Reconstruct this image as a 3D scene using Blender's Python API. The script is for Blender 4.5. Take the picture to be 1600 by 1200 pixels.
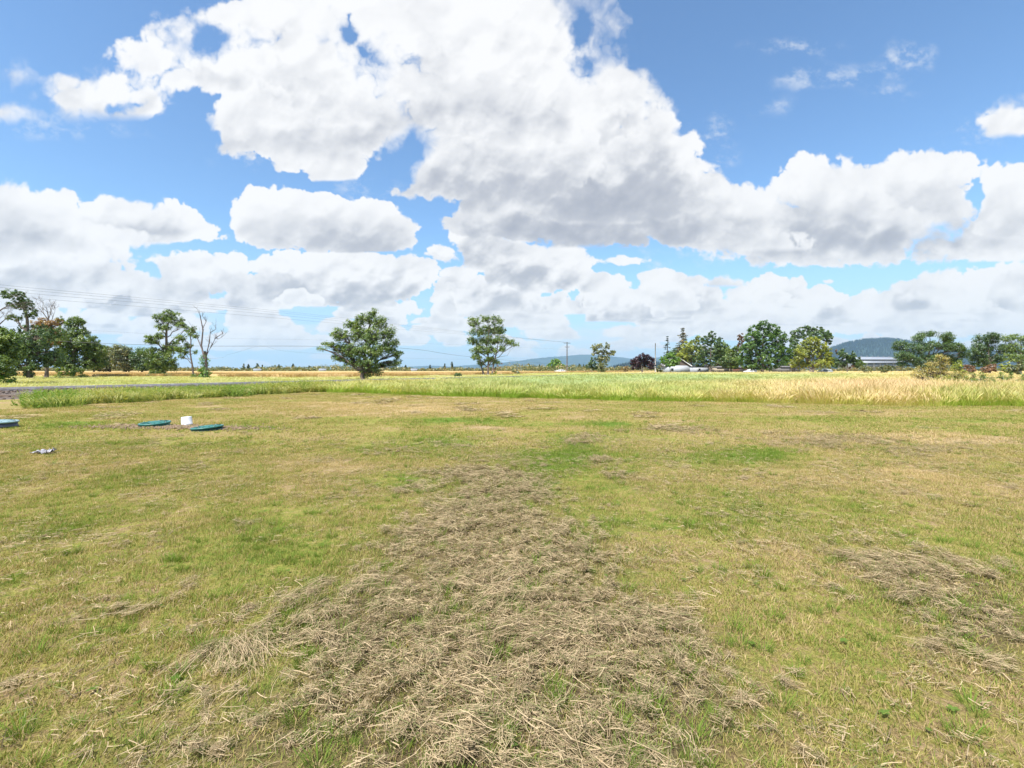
import bpy, bmesh, math, random
import numpy as np
from mathutils import Vector, Matrix, noise as mnoise
R = math.radians
rng = np.random.default_rng(7)
random.seed(7)
scene = bpy.context.scene
for _o in list(bpy.data.objects): bpy.data.objects.remove(_o)

# ------------------------------------------------------------------ camera, light, exposure
CAM_H = 1.5
FPX = 711.0          # focal length in photograph pixels
HOR = 577.0          # horizon row in the photograph
cam = bpy.data.cameras.new('camera'); cam.sensor_width = 36.0; cam.lens = 36.0*FPX/1600.0
cam.shift_y = -(600.0-HOR)/1600.0
cam.clip_start = 0.1; cam.clip_end = 60000
camo = bpy.data.objects.new('camera', cam); scene.collection.objects.link(camo)
camo.location = (0, 0, CAM_H); camo.rotation_euler = (R(90), 0, 0)
scene.camera = camo
scene.view_settings.view_transform = 'Standard'; scene.view_settings.look = 'None'
scene.view_settings.gamma = 1.0; scene.view_settings.use_curve_mapping = False
EXPO = 1.05
scene.view_settings.exposure = EXPO

SUN_EL, SUN_AZ = 57.0, 218.0       # azimuth clockwise from +Y (the view direction)
_d = Vector((math.sin(R(SUN_AZ))*math.cos(R(SUN_EL)), math.cos(R(SUN_AZ))*math.cos(R(SUN_EL)), math.sin(R(SUN_EL))))
sl = bpy.data.lights.new('sun', 'SUN'); sl.energy = 3.9; sl.angle = R(0.6); sl.color = (1.0, 0.955, 0.88)
so = bpy.data.objects.new('sun', sl); scene.collection.objects.link(so)
so.rotation_euler = _d.to_track_quat('Z', 'Y').to_euler(); so.location = (0, 0, 40)

# ------------------------------------------------------------------ node helpers
class NT:
    def __init__(s, tree): s.t = tree; s.n = tree.nodes; s.l = tree.links
    def put(s, v, sock):
        if isinstance(v, bpy.types.NodeSocket): s.l.new(v, sock)
        elif v is not None: sock.default_value = v
    def math(s, op, a, b=None, c=None, clamp=False):
        n = s.n.new('ShaderNodeMath'); n.operation = op; n.use_clamp = clamp
        s.put(a, n.inputs[0]); s.put(b, n.inputs[1]); s.put(c, n.inputs[2]); return n.outputs[0]
    def vmath(s, op, a, b=None, c=None, out=0):
        n = s.n.new('ShaderNodeVectorMath'); n.operation = op
        s.put(a, n.inputs[0]); s.put(b, n.inputs[1]); s.put(c, n.inputs[2]); return n.outputs[out]
    def scale(s, a, k):
        n = s.n.new('ShaderNodeVectorMath'); n.operation = 'SCALE'; s.put(a, n.inputs[0]); s.put(k, n.inputs['Scale']); return n.outputs[0]
    def sep(s, v):
        n = s.n.new('ShaderNodeSeparateXYZ'); s.put(v, n.inputs[0]); return n.outputs
    def comb(s, x=0., y=0., z=0.):
        n = s.n.new('ShaderNodeCombineXYZ'); s.put(x, n.inputs[0]); s.put(y, n.inputs[1]); s.put(z, n.inputs[2]); return n.outputs[0]
    def noise(s, vec, scale, detail=4., rough=.55, dist=0., dim='3D', col=False):
        n = s.n.new('ShaderNodeTexNoise'); n.noise_dimensions = dim; s.put(vec, n.inputs['Vector'])
        s.put(scale, n.inputs['Scale']); s.put(detail, n.inputs['Detail']); s.put(rough, n.inputs['Roughness']); s.put(dist, n.inputs['Distortion'])
        return n.outputs['Color' if col else 'Fac']
    def vor(s, vec, scale, detail=0., rough=.5, feature='SMOOTH_F1', smooth=.5, out='Distance', dim='3D'):
        n = s.n.new('ShaderNodeTexVoronoi'); n.feature = feature; n.voronoi_dimensions = dim; s.put(vec, n.inputs['Vector']); s.put(scale, n.inputs['Scale'])
        if 'Detail' in n.inputs: s.put(detail, n.inputs['Detail']); s.put(rough, n.inputs['Roughness'])
        if feature == 'SMOOTH_F1': s.put(smooth, n.inputs['Smoothness'])
        return n.outputs[out]
    def mr(s, v, a, b, c=0., d=1., smooth=False):
        n = s.n.new('ShaderNodeMapRange'); n.interpolation_type = 'SMOOTHSTEP' if smooth else 'LINEAR'
        s.put(v, n.inputs[0]); s.put(a, n.inputs[1]); s.put(b, n.inputs[2]); s.put(c, n.inputs[3]); s.put(d, n.inputs[4]); return n.outputs[0]
    def mix(s, f, a, b, blend='MIX'):
        n = s.n.new('ShaderNodeMix'); n.data_type = 'RGBA'; n.blend_type = blend; n.clamp_factor = True
        s.put(f, n.inputs[0])
        for v, i in ((a, 6), (b, 7)):
            if isinstance(v, tuple) and len(v) == 3: v = (*v, 1.)
            s.put(v, n.inputs[i])
        return n.outputs[2]
    def mixf(s, f, a, b):
        n = s.n.new('ShaderNodeMix'); n.data_type = 'FLOAT'; s.put(f, n.inputs[0]); s.put(a, n.inputs[2]); s.put(b, n.inputs[3]); return n.outputs[0]


# ------------------------------------------------------------------ cumulus sky, worked out as numbers (no picture is read)
def vnoise(x, y, seed):
    r = np.random.default_rng(seed)
    g = r.random((256, 256)).astype(np.float32)
    xi = np.floor(x).astype(np.int32); yi = np.floor(y).astype(np.int32)
    fx = (x-xi).astype(np.float32); fy = (y-yi).astype(np.float32)
    fx = fx*fx*(3-2*fx); fy = fy*fy*(3-2*fy)
    x0 = xi & 255; x1 = (xi+1) & 255; y0 = (yi & 255)*256; y1 = ((yi+1) & 255)*256
    g = g.ravel()
    a = g[y0+x0]; b = g[y0+x1]; c = g[y1+x0]; d = g[y1+x1]
    a = a+(b-a)*fx; c = c+(d-c)*fx
    return (a+(c-a)*fy)*2-1
def fbm(x, y, f, octv, gain, seed):
    s = 0; a = 1.; t = 0; cs, sn = .8, .6
    for o in range(octv):
        s = s+a*vnoise(x*f+o*17.3, y*f+o*9.1, seed+o); t += a*a; a *= gain; f *= 2.03
        x, y = x*cs-y*sn, x*sn+y*cs
    return s/math.sqrt(t)*.9
def puffs(x, y, size, seed):
    # tops of overlapping round puffs, one jittered ball per cell
    r = np.random.default_rng(seed)
    jx = r.random(16384).astype(np.float32); jy = r.random(16384).astype(np.float32); jr = (.58+.42*r.random(16384)).astype(np.float32)*1.08
    X = (x/size).astype(np.float32); Y = (y/size).astype(np.float32)
    xi = np.floor(X).astype(np.int32); yi = np.floor(Y).astype(np.int32)
    X = X-xi; Y = Y-yi
    h = np.zeros_like(X)
    for dy in (-1, 0, 1):
        for dx in (-1, 0, 1):
            k = ((yi+dy) & 127)*128+((xi+dx) & 127)
            ax = X-dx-jx[k]; ay = Y-dy-jy[k]; rr = jr[k]
            np.maximum(h, rr*rr-ax*ax-ay*ay, out=h)
    return np.sqrt(h)
def sstep(a, b, v):
    t = np.clip((v-a)/(b-a), 0, 1); return t*t*(3-2*t)

# clouds from the farthest to the nearest: (greyness of the base, edge softness, heaps, grey bellies), each (x, y, rx, ry[, depth]) in photograph rows and columns
CLOUDS = [
 (.45, 3, [(390,530,84,14),(440,520,50,17),(480,532,50,12),(350,540,60,8)], []),
 (.40, 3, [(860,520,44,11),(990,520,50,13),(1060,516,40,11)], []),
 (.50, 3, [(545,512,36,13),(520,505,20,9),(600,478,60,10),(640,484,40,7)], []),
 (.6, 3, [(1450,500,110,13),(1560,492,90,15),(1380,506,70,9),(1290,515,110,9),(1600,500,60,14)], [(1480,508,140,5,.4)]),
 (.5, 3, [(1190,490,84,18),(1150,486,60,16),(1250,492,60,12)], []),
 (.5, 3, [(800,494,50,20),(765,478,36,22),(850,500,40,12),(830,480,30,14)], []),
 (.55, 4, [(735,465,50,36),(712,445,30,26),(770,490,40,16),(700,470,24,26)], [(745,462,50,16,.3)]),
 (.50, 4, [(1078,482,44,22),(1040,448,36,26),(1020,432,22,13),(1060,470,40,24),(1105,488,40,12)], []),
 (.55, 4, [(1205,458,56,18),(1218,441,38,14),(1170,462,34,12),(1240,468,40,12)], []),
 (.65, 4, [(948,468,36,18),(958,448,22,18),(930,478,20,10)], [(945,478,30,10,.3)]),
 (.55, 5, [(1440,472,110,22),(1510,450,100,26),(1580,446,80,32),(1380,476,60,14),(1620,460,60,36),(1470,455,70,18)], [(1500,480,120,10,.35)]),
 (.40, 5, [(1105,437,44,8),(1130,441,40,7),(980,405,30,5),(1292,438,9,5)], []),
 (.45, 5, [(190,452,110,20),(90,430,110,38),(20,420,90,52),(300,450,90,24),(320,425,70,34),(270,410,36,18),(360,418,36,24),(130,395,70,28),(60,385,70,36)], [(120,440,110,22,.3),(330,458,90,14,.35),(10,430,70,16,.25)]),
 (.65, 6, [(560,452,120,22),(470,440,90,28),(430,420,50,28),(600,425,70,26),(650,432,36,24),(520,470,90,10),(540,420,80,30),(400,445,50,22)], [(540,460,120,14,.55),(620,418,50,12,.25)]),
 (.35, 5, [(690,396,24,12),(705,404,14,7),(675,390,12,7)], []),
 (.50, 6, [(225,350,84,30),(180,335,40,22),(262,332,38,20),(310,362,46,18),(140,345,40,20),(220,372,80,10)], [(200,362,80,12,.4)]),
 (.45, 7, [(40,345,76,44),(-30,360,100,70),(100,372,60,24),(85,320,38,22),(20,312,40,18),(160,372,60,10)], [(30,365,80,20,.35)]),
 (.7, 6, [(430,340,66,38),(400,318,36,20),(450,312,40,16),(420,370,40,16),(545,352,90,40),(500,335,60,34),(585,330,44,26),(615,355,40,22),(520,380,70,16),(600,375,44,14),(480,365,40,20)], [(560,368,80,20,.55),(520,388,60,10,.3),(430,372,40,12,.3)]),
 (.8, 6, [(835,418,90,34),(790,400,56,30),(885,412,46,30),(855,440,70,20),(760,385,36,26),(915,432,22,16),(740,365,40,30)], [(850,438,80,14,.5),(770,395,40,16,.3)]),
 (.50, 9, [(1590,325,56,40),(1570,295,32,20),(1620,300,40,24),(1600,370,90,34),(1545,355,40,20)], [(1590,350,60,16,.35)]),
 (.55, 9, [(1425,300,70,40),(1442,262,32,17),(1402,274,26,18),(1485,268,32,18),(1470,300,46,30),(1430,335,110,36),(1500,388,140,20)], [(1450,345,120,22,.5),(1500,380,120,12,.4)]),
 (.55, 9, [(1290,300,66,54),(1275,264,48,26),(1235,298,40,34),(1325,268,30,22),(1330,310,60,50),(1350,362,150,36),(1200,345,110,44),(1290,392,150,26),(1250,375,60,26)], [(1340,366,150,24,.7),(1230,382,110,18,.4),(1300,330,60,20,.2)]),
 (.60, 9, [(1110,345,100,44),(1060,315,110,40),(1140,300,44,22),(1110,285,50,26),(1180,372,80,20)], [(1090,352,100,26,.45)]),
 (.80, 9, [(850,352,130,34),(1000,352,140,28),(760,345,60,28),(920,320,160,46)], [(880,356,180,26,.85),(1020,350,120,24,.6)]),
 (.75, 9, [(950,275,120,74),(1010,210,56,48),(1030,180,36,28),(1050,250,56,40),(990,310,110,40),(880,300,90,46)], [(960,318,150,30,.75),(900,280,90,26,.4),(1010,262,60,16,.2)]),
 (.40, 9, [(962,118,46,32),(945,165,76,68),(940,105,28,20),(1000,140,36,30),(900,200,80,50)], [(930,215,90,20,.3)]),
 (.55, 9, [(790,262,120,74),(700,262,70,44),(850,230,100,70),(640,288,40,18),(720,225,60,40)], [(800,300,130,30,.6),(700,290,70,14,.4),(840,250,60,16,.2)]),
 (.35, 9, [(680,20,260,60),(760,60,150,90),(800,150,120,80),(690,150,100,60),(660,190,60,40),(860,95,50,44),(740,190,90,40)], [(800,190,110,24,.35),(700,180,70,20,.25)]),
 (.40, 9, [(430,165,100,58),(488,232,66,44),(400,195,40,30),(490,262,42,20),(560,180,60,46),(600,190,36,34)], [(470,215,100,30,.3),(580,195,50,20,.3)]),
 (.35, 9, [(535,140,70,58),(460,100,90,46),(330,118,92,36),(250,88,58,22),(210,75,34,16),(430,40,190,40),(620,120,60,50)], [(520,165,90,22,.3),(360,140,90,14,.25)]),
 (.25, 13, [(155,146,84,30),(110,122,40,15),(225,172,44,12),(180,170,46,16)], [(170,160,70,14,.15)]),
 (.2, 14, [(8,118,40,16),(0,180,30,9)], []),
 (.25, 14, [(1580,192,44,20),(1570,180,24,10)], []),
]
_r = np.random.default_rng(23)
_small = []
for _i in range(185):                                   # many small flat-based heaps down to the horizon
    _y = 570-100*_r.random()**.85; _x = _r.uniform(-80, 1680); _w = (14+40*(max(572-_y, 1)/125.)**.8)*_r.uniform(.6, 1.5); _h = _w*_r.uniform(.35, .75)*(.30+.9*(572-_y)/125.)
    _hp = [(_x, _y, _w, _h*.7)]
    for _k in range(3+int(_w/12)):
        _u = _r.uniform(-.75, .75); _hp.append((_x+_u*_w, _y-_h*(1-_u*_u)*_r.uniform(.3, 1.), _w*_r.uniform(.14, .32), _h*_r.uniform(.35, .65)))
    _small.append((_r.uniform(.9, 1.5), 2.4+1.2*(566-_y)/125. if _y < 566 else 2.4, _hp, [], _y+_h*.28))
_small.sort(key=lambda c: -c[4])
_big = [c+(max(h[1]+h[3]*(.80 if c[1] < 8 else .97) for h in c[2]),) for c in CLOUDS]
_cut = 478.
CLOUDS = [c for c in _big+_small if True]
CLOUDS.sort(key=lambda c: -c[4] if c[4] > 440 else -440)
HOLES = [(906,58,34,58),(580,84,30,44),(552,58,36,30),(330,66,46,28),(1470,353,14,6),(640,232,30,28)]
WISPS = [(1112,212,34,26),(1122,245,20,12),(1255,124,30,15),(1432,88,26,20),(1362,118,16,10),(1405,92,14,18),(40,190,80,16),(577,296,44,22),(1020,405,80,9),(1520,208,44,14),(1330,118,50,10),(1220,170,16,6),(1395,145,20,8),(375,250,20,8),(1240,75,40,10),(100,205,60,8)]

def field(px, py, lst, k=9.):
    acc = np.full(px.shape, -60., np.float32)
    for (cx, cy, rx, ry) in lst:
        yy = py-cy
        d = (1-np.sqrt(((px-cx)/rx)**2+(yy/ry)**2))*min(rx, ry)
        h = np.clip(.5+.5*(acc-d)/k, 0, 1)
        acc = acc*h+d*(1-h)+k*h*(1-h)
    return acc
def gauss1(a, s, axis):
    n = int(2.6*s)+1; w = np.exp(-.5*(np.arange(-n, n+1)/s)**2); w /= w.sum()
    pad = [(0, 0), (0, 0)]; pad[axis] = (n, n); b = np.pad(a, pad, mode='edge'); out = np.zeros_like(a)
    for i, q in enumerate(w):
        out += np.float32(q)*(b[i:i+a.shape[0], :] if axis == 0 else b[:, i:i+a.shape[1]])
    return out
def blur(a, s): return gauss1(gauss1(a, s, 0), s, 1)

def coords(az, el, front):
    a = np.radians(az).astype(np.float32); e = np.radians(el).astype(np.float32)
    if front: return (800+711*np.tan(a)).astype(np.float32), (577-711*np.tan(e)/np.cos(a)).astype(np.float32)
    return (800+az*12.4).astype(np.float32), (577-711*np.tan(np.minimum(e, 1.1))).astype(np.float32)

def sky_maps(az, el, front):
    """cloud cover, cloud shade, veil of thin cloud; rows run from high to low elevation, degrees"""
    X, Y = coords(az, el, front)
    H = np.clip(577-Y, 0, 800)
    wA = sstep(150, 330, H); wC = 1-sstep(40, 120, H); wB = np.clip(1-wA-wC, 0, 1)
    def band(f): return wA*f(1., 1.)+wB*f(1.8, 2.1)+wC*f(3.2, 5.5)
    wx = band(lambda sx, sy: fbm(X*sx, Y*sy, 1/120., 4, .55, 11)/sx)
    wy = band(lambda sx, sy: fbm(X*sx, Y*sy, 1/120., 4, .55, 31)/sy)
    wx2 = band(lambda sx, sy: fbm(X*sx, Y*sy, 1/24., 4, .55, 51)/sx)
    wy2 = band(lambda sx, sy: fbm(X*sx, Y*sy, 1/24., 4, .55, 71)/sy)
    xs = X+8*wx2+12*wx; ys = Y+8*wy2+12*wy
    def pf(sx, sy, lst):
        x = xs*sx; y = ys*sy; r = 0
        for i, (sz, am) in enumerate(lst): r = r+am*(puffs(x+2.3*i, y+5.1*i, sz, 200+i)-.66)
        return r/sx**.75
    big = band(lambda a, b: pf(a, b, ((80, 1.), (40, .6))))
    sml = band(lambda a, b: pf(a, b, ((21, .42), (11, .26), (6, .13))))
    rough = band(lambda sx, sy: fbm(X*sx, Y*sy, 1/40., 6, .6, 131)/sx**.75)
    pu = (big+sml)*20
    px_step = abs(float(np.mean(np.diff(el[:, 0]))))*12.4
    # relief of the puffs under light from above, a little from the left
    def slope(a, s):
        a = blur(a, s) if s > 0 else a
        gy = np.gradient(a, axis=0)/px_step; gx = np.gradient(a, axis=1)/px_step
        return (-gy*.85-gx*.4)/np.sqrt(1+1.5*(gx*gx+gy*gy))
    rel = slope(pu.astype(np.float32), 2.2)
    relb = slope(((big+.5*rough)*24).astype(np.float32), 7.)
    soft = fbm(X, Y, 1/110., 5, .6, 161)
    cover = np.zeros_like(X); shade = np.zeros_like(X)
    if front:
        Xw = X+18*wx+5*wx2; Yw = Y+14*wy+5*wy2
        layers = []
        for i, (dark, ed, heaps, bel, yb) in enumerate(CLOUDS):
            mg = 50 if ed > 4.5 else 26; x0 = min(h[0]-h[2] for h in heaps)-mg; x1 = max(h[0]+h[2] for h in heaps)+mg
            y0 = min(h[1]-h[3] for h in heaps)-50; y1 = max(h[1]+h[3] for h in heaps)+50
            ci = np.where((X[0] > x0) & (X[0] < x1))[0]
            if len(ci) < 3: continue
            c0, c1 = ci[0], ci[-1]+1
            ri = np.where(((Y[:, c0:c1] > y0) & (Y[:, c0:c1] < y1)).any(axis=1))[0]
            if len(ri) < 3: continue
            r0, r1 = ri[0], ri[-1]+1
            layers.append((dark, ed, heaps, bel, yb, slice(r0, r1), slice(c0, c1)))
    else:
        layers = [(.8, 12, None, [], 0, slice(0, X.shape[0]), slice(0, X.shape[1]))]
    for (dark, ed, heaps, bel, yb, rs, cs) in layers:
        if heaps is None: base = fbm(X, Y*1.3, 1/240., 3, .5, 91)*75+2
        else:
            base = field(Xw[rs, cs], Yw[rs, cs], heaps)
            hol = None
            if ed == 9: hol = field(Xw[rs, cs], Yw[rs, cs], HOLES, 3.); base = np.minimum(base, 4-1.0*hol)
        k = min(1., ed/10.)*.55+.5+(.18 if ed == 9 else 0.)
        mh = np.float32(max(h[3] for h in heaps) if heaps else 60.); k = k*(1. if heaps is None or mh > 30 else max(.42, min(1., .3+float(mh)/30.)))
        T = (base+(pu[rs, cs]*1.15+rough[rs, cs]*6)*k-1.).astype(np.float32)
        if heaps: T = np.minimum(T, (yb-Y[rs, cs]+(4.*wy[rs, cs]+1.5*wy2[rs, cs])*min(1., float(mh)/22.))*.8+2.)
        # the nearer parts, higher up, have softer edges
        es = ed*(.8+1.4*sstep(250, 480, H[rs, cs]))*(.45+1.1*sstep(-.5, .8, soft[rs, cs]))
        if ed == 9 and heaps: es = es*(1+1.8*sstep(-40, -5, hol))
        al = sstep(0, 1, (T+es*.3)/es)
        size = float(np.median([h[3] for h in heaps])) if heaps else 60.
        # how far down inside the cloud: tops bright, bases grey
        Th = np.clip(T/min(size*.5, 20.), 0, 1)
        kk = math.exp(-px_step/(size*1.1)); cur = np.zeros(Th.shape[1], np.float32); occ = np.empty_like(Th)
        for r in range(Th.shape[0]):
            cur = cur*kk+Th[r]*(1-kk); occ[r] = cur
        occ = blur(occ, 2.+min(size, 60)*.06)
        lum = relb[rs, cs]*.75+rel[rs, cs]*.25
        dark = dark*(1.+.15*(mh < 40))*(.40 if mh < 16 else 1.); s = .01+dark*.36*sstep(.35, 1.0, occ-lum*(.25+.3*(mh < 40))+.22*rough[rs, cs])
        if bel:
            B = np.zeros_like(T)
            for (bx, by, brx, bry, bd) in bel:
                q = ((Xw[rs, cs]-bx)/(brx*1.25))**2+((Yw[rs, cs]-by)/(bry*1.35))**2
                B = 1-(1-B)*(1-bd*np.exp(-q*1.1))
            s = s+.8*B*np.clip(.95-lum*.7+.45*rough[rs, cs], 0, 1.5)
        crease = np.clip(-(big+sml)[rs, cs]-.02, 0, .6)
        s = s+crease*.34*(.5+.5*sstep(0, .5, Th))+.07*sstep(-.2, .8, soft[rs, cs]+.6*rough[rs, cs])
        s = s-lum*(.24+.08*(mh < 40))*(.55+.45*sstep(0, .6, occ))+.05*soft[rs, cs]
        s = np.clip(s, 0, 2); s = np.where(s > .6, .6+(1-np.exp(-(s-.6)*1.6))*.35, s)
        shade[rs, cs] = shade[rs, cs]*(1-al)+s*al
        cover[rs, cs] = 1-(1-cover[rs, cs])*(1-al)
    shade = np.where(cover > 1e-4, shade/np.maximum(cover, 1e-4), 0)
    s1 = fbm(X+Y*.6, Y*1.6-X*.5, 1/40., 7, .72, 301)
    if front:
        m = sstep(-16, 14, field(X+14*vnoise(X/25., Y/25., 5), Y+8*vnoise(X/25.+7, Y/25., 6), WISPS))
    else: m = np.zeros_like(X)
    hi = m*sstep(-.2, 1.3, s1)*.7
    st = fbm(X*.9, Y*4.8, 1/70., 6, .6, 331)
    lo = (1-sstep(15, 140, H))*sstep(-.4, .9, st)*.7
    veil = 1-(1-hi)*(1-lo)
    return cover.astype(np.float32), np.clip(shade, 0, 1).astype(np.float32), veil.astype(np.float32), H

# ------------------------------------------------------------------ the sky: Nishita air, cumulus laid over it by direction
SKY = 0.1
def lin(c): return tuple(((v/255.)/12.92 if v <= 10 else (((v/255.)+.055)/1.055)**2.4) for v in c)
def build_sky():
    w = bpy.data.worlds.new('World'); scene.world = w; w.use_nodes = True
    w.node_tree.nodes.clear(); g = NT(w.node_tree)
    NX, NY = 6144, 1536                                     # azimuth -180..180, elevation 0..90
    out = np.zeros((NY, NX, 3), np.float32)
    az = (np.arange(NX//3)+.5)/(NX//3)*360-180; el = 90-(np.arange(NY//3)+.5)/(NY//3)*90
    A, E = np.meshgrid(az, el)
    # the side away from the view joins up at the back: blend the seam
    c1, s1, v1, _ = sky_maps(A, E, False); c2, s2, v2, _ = sky_maps(A+360, E, False)
    t = sstep(-180, -150, A); cv = [c1*t+c2*(1-t), s1*t+s2*(1-t), v1*t+v2*(1-t)]
    yi = np.clip((np.arange(NY)+.5)/3-.5, 0, NY//3-1.001); xi = np.clip((np.arange(NX)+.5)/3-.5, 0, NX//3-1.001)
    y0 = yi.astype(int); x0 = xi.astype(int); fy = (yi-y0)[:, None].astype(np.float32); fx = (xi-x0)[None, :].astype(np.float32)
    for k in range(3):
        a = cv[k]; r0 = a[y0]; r1 = a[y0+1]; r = r0*(1-fy)+r1*fy
        out[:, :, k] = r[:, x0]*(1-fx)+r[:, x0+1]*fx
    xa = int((180-56)/360*NX); xb = NX-xa; ya = int((90-47)/90*NY)
    az = (np.arange(xa, xb)+.5)/NX*360-180; el = 90-(np.arange(ya, NY)+.5)/NY*90
    A, E = np.meshgrid(az, el)
    cv = sky_maps(A, E, True)
    m = ((1-sstep(50, 56, np.abs(A)))*(1-sstep(41, 47, E))).astype(np.float32)
    for k in range(3): out[ya:, xa:xb, k] = out[ya:, xa:xb, k]*(1-m)+cv[k]*m
    img = bpy.data.images.new('cumulus', NX, NY, alpha=False, float_buffer=False); img.colorspace_settings.name = 'Non-Color'
    buf = np.ones((NY, NX, 4), np.float32); buf[:, :, :3] = out[::-1]
    img.pixels.foreach_set(buf.ravel()); img.update(); img.pack()
    D = w.node_tree.nodes.new('ShaderNodeTexCoord').outputs['Generated']
    d = g.vmath('NORMALIZE', D); x, y, z = g.sep(d)
    az = g.math('ARCTAN2', x, y); el = g.math('ARCSINE', g.math('MAXIMUM', z, 0.0003))
    uv = g.comb(g.math('MULTIPLY_ADD', az, 1/(2*math.pi), .5), g.math('MULTIPLY', el, 2/math.pi), 0.)
    im = w.node_tree.nodes.new('ShaderNodeTexImage'); im.image = img; im.interpolation = 'Cubic'; im.extension = 'EXTEND'
    g.l.new(uv, im.inputs[0]); r, gg, b = g.sep(im.outputs[0])
    nis = w.node_tree.nodes.new('ShaderNodeTexSky'); nis.sky_type = 'NISHITA'; nis.sun_disc = False
    nis.sun_elevation = R(SUN_EL); nis.sun_rotation = R(SUN_AZ); nis.air_density = 1.0; nis.dust_density = .4; nis.ozone_density = 1.6
    K = 1./(2**EXPO)/SKY
    def em(c, k=1.): return tuple(v*k*K for v in lin(c))
    eld = g.math('MULTIPLY', el, 57.29578)
    blue = g.mix(1.0, nis.outputs[0], (.77, .95, 1.06), 'MULTIPLY')
    blue = g.mix(g.mr(eld, 0., 16., .75, .0, True), blue, em((186, 214, 243)))
    blue = g.mix(b, blue, em((238, 243, 250)))
    cl = g.mix(g.math('POWER', gg, 1.05), em((254, 254, 255), 1.0), em((154, 161, 178)))
    cl = g.mix(g.mr(eld, 0., 9., .35, 0., True), cl, em((246, 248, 252)))
    o = g.mix(r, blue, cl)
    bg = w.node_tree.nodes.new('ShaderNodeBackground'); g.l.new(o, bg.inputs[0]); bg.inputs[1].default_value = SKY
    wo = w.node_tree.nodes.new('ShaderNodeOutputWorld'); g.l.new(bg.outputs[0], wo.inputs[0])
    w.cycles.sampling_method = 'MANUAL'; w.cycles.sample_map_resolution = 1024
build_sky()
cy = scene.cycles
cy.max_bounces = 6; cy.diffuse_bounces = 3; cy.glossy_bounces = 2; cy.transmission_bounces = 4; cy.volume_bounces = 1; cy.transparent_max_bounces = 8
cy.caustics_reflective = False; cy.caustics_refractive = False

# ------------------------------------------------------------------ helpers for objects
COL = scene.collection
def mesh_np(name, V, F, mat=None, attrs=None, smooth=False, cols=None):
    """V (n,3); F list of (m,k) int arrays of faces; attrs {name: per-vertex floats}"""
    me = bpy.data.meshes.new(name)
    V = np.asarray(V, np.float32); me.vertices.add(len(V)); me.vertices.foreach_set('co', V.ravel())
    if not isinstance(F, list): F = [F]
    F = [np.asarray(f, np.int32) for f in F if len(f)]
    nl = sum(f.size for f in F); nf = sum(len(f) for f in F)
    me.loops.add(nl); me.polygons.add(nf)
    me.loops.foreach_set('vertex_index', np.concatenate([f.ravel() for f in F]))
    tot = np.concatenate([np.full(len(f), f.shape[1], np.int32) for f in F])
    st = np.concatenate([[0], np.cumsum(tot)[:-1]]).astype(np.int32)
    me.polygons.foreach_set('loop_start', st); me.polygons.foreach_set('loop_total', tot)
    if attrs:
        for k, a in attrs.items():
            at = me.attributes.new(k, 'FLOAT', 'POINT'); at.data.foreach_set('value', np.asarray(a, np.float32))
    me.update(calc_edges=True); me.validate()
    if smooth: me.polygons.foreach_set('use_smooth', np.ones(len(me.polygons), bool))
    if mat: me.materials.append(mat)
    return me
def obj(name, me, parent=None, loc=(0, 0, 0), rz=0., link=True):
    o = bpy.data.objects.new(name, me); o.location = loc; o.rotation_euler = (0, 0, rz)
    if link: COL.objects.link(o)
    if parent: o.parent = parent
    return o
def tag(o, label=None, cat=None, group=None, kind=None):
    if label: o['label'] = label
    if cat: o['category'] = cat
    if group: o['group'] = group
    if kind: o['kind'] = kind
    return o
def thing(name, label, cat, loc=(0, 0, 0), rz=0., group=None):
    return tag(obj(name, None, None, loc, rz), label, cat, group)
def gx(px, Y): return (px-800.)/FPX*Y
def gz(py, Y): return CAM_H+(HOR-py)/FPX*Y
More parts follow.
